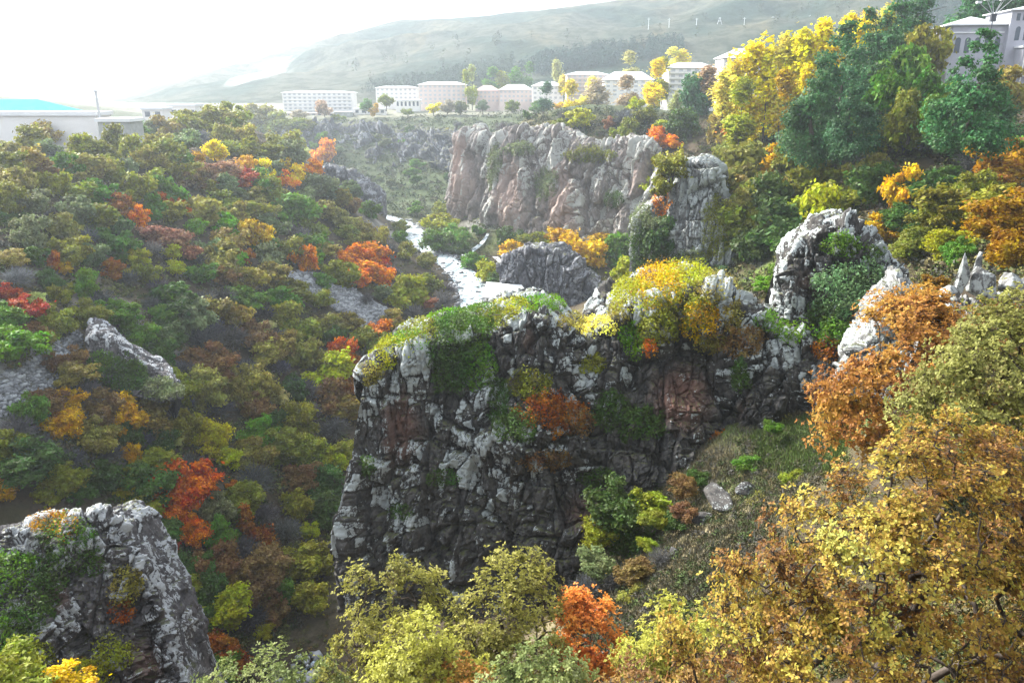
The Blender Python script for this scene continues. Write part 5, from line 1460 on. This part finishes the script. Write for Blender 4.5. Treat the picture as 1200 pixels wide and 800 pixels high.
# ---------------------------------------------------------------- words for every tree
MARK = [(50,148,'the long white hall'),(138,152,'the grey annex'),(214,130,'the white sheds'),(372,120,'the long white hotel'),(395,230,'the spur cliff'),(490,290,'the river'),(390,345,'the grey scree chute'),(155,430,'the pale rock shelf'),(45,440,'the grey talus'),(140,690,'the lower left crag'),(425,450,"the big crag's left corner"),(212,580,'the vivid orange red tree'),(430,320,'the orange clump'),(253,181,'the bright yellow tree'),(30,365,'the red bush'),(592,352,'the riverside hut'),(640,330,'the basalt face'),(660,225,'the columned cliff wall'),(808,245,'the white rock face'),(930,85,'the yellow poplar row'),(1000,95,'the dark pines'),(1155,60,'the stone mansion'),(1152,326,'the pale boulders'),(985,330,'the feathery green bush'),(640,500,'the dark ledge of the big crag'),(790,345,"the big crag's top right"),(540,380,"the big crag's top left"),(850,600,'the dry grass slope'),(600,118,'the pink town blocks'),(740,100,'the gabled white house'),(810,95,'the balcony block'),(350,700,'the dark gorge bottom'),(1053,215,'the yellow spire'),(460,170,'the far rock band'),(300,440,'the leafless brown thicket'),(320,270,'the olive wood under the spur')]
FORM = {'round':'round', 'wide':'low spreading', 'tall':'upright', 'spire':'pointed', 'poplar':'slender', 'pine':'tall', 'bare':'twiggy'}
def direction(dx, dy):
    if abs(dx) < .55 * abs(dy): return 'above' if dy < 0 else 'below'
    if abs(dy) < .55 * abs(dx): return 'left of' if dx < 0 else 'right of'
    return ('upper ' if dy < 0 else 'lower ') + ('left of' if dx < 0 else 'right of')
used = {}
for t in TREES:
    ms = sorted(MARK, key=lambda m: math.hypot(m[0] - t['px'], m[1] - t['py']))
    t['ms'] = ms
    size = 'small' if t['r'] < 11 else ('large' if t['r'] > 22 else '')
    w = COL[t['c']][1]
    kind = {'bush': 'bush', 'shrub': 'shrub', 'tree': 'tree', 'pine_tree': 'pine', 'poplar_tree': 'poplar'}[t['nm']]
    t['head'] = ' '.join(x for x in (size, w, FORM[t['form']], kind) if x)
    dx, dy = t['px'] - ms[0][0], t['py'] - ms[0][1]
    t['lab'] = t['head'] + ' ' + ('beside' if math.hypot(dx, dy) < 16 else direction(dx, dy)) + ' ' + ms[0][2]
def dupes():
    d = {}
    for t in TREES: d.setdefault(t['lab'], []).append(t)
    return [v for v in d.values() if len(v) > 1]
for v in dupes():                                            # tell look-alikes apart by their neighbour
    for t in v:
        nb = [q for q in TREES if q is not t and COL[q['c']][1] != COL[t['c']][1] and q not in v]
        nb.sort(key=lambda q: math.hypot(q['px'] - t['px'], q['py'] - t['py']))
        q = nb[0]; dx, dy = t['px'] - q['px'], t['py'] - q['py']
        t['lab'] += ', just ' + direction(dx, dy) + ' a ' + COL[q['c']][1] + ' one'
for v in dupes():
    v.sort(key=lambda t: t['px'])
    W = ['leftmost', 'second from left', 'third from left', 'fourth from left', 'fifth from left', 'sixth from left', 'seventh from left', 'eighth from left']
    for i, t in enumerate(v):
        t['lab'] = t['lab'].split(', just')[0] + ', ' + (W[i] if i < len(W) else 'rightmost') + (' of its kind' if i else ' of its kind')
GRP = {'poplar': 'poplars of the town and rim', 'pine': 'dark pines on the right slope'}
for t in TREES:
    o = t['o']; o['label'] = ' '.join(t['lab'].split()[:16])
    if t['sh'] in GRP: o['group'] = GRP[t['sh']]
    elif t['sh'] == 'bare': o['group'] = 'leafless grey shrubs'
    elif t['nm'] == 'shrub': o['group'] = 'shrubs on rocks and far slopes'
    elif t['px'] < 540: o['group'] = 'trees of the left slope'
    else: o['group'] = 'trees of the right slope'
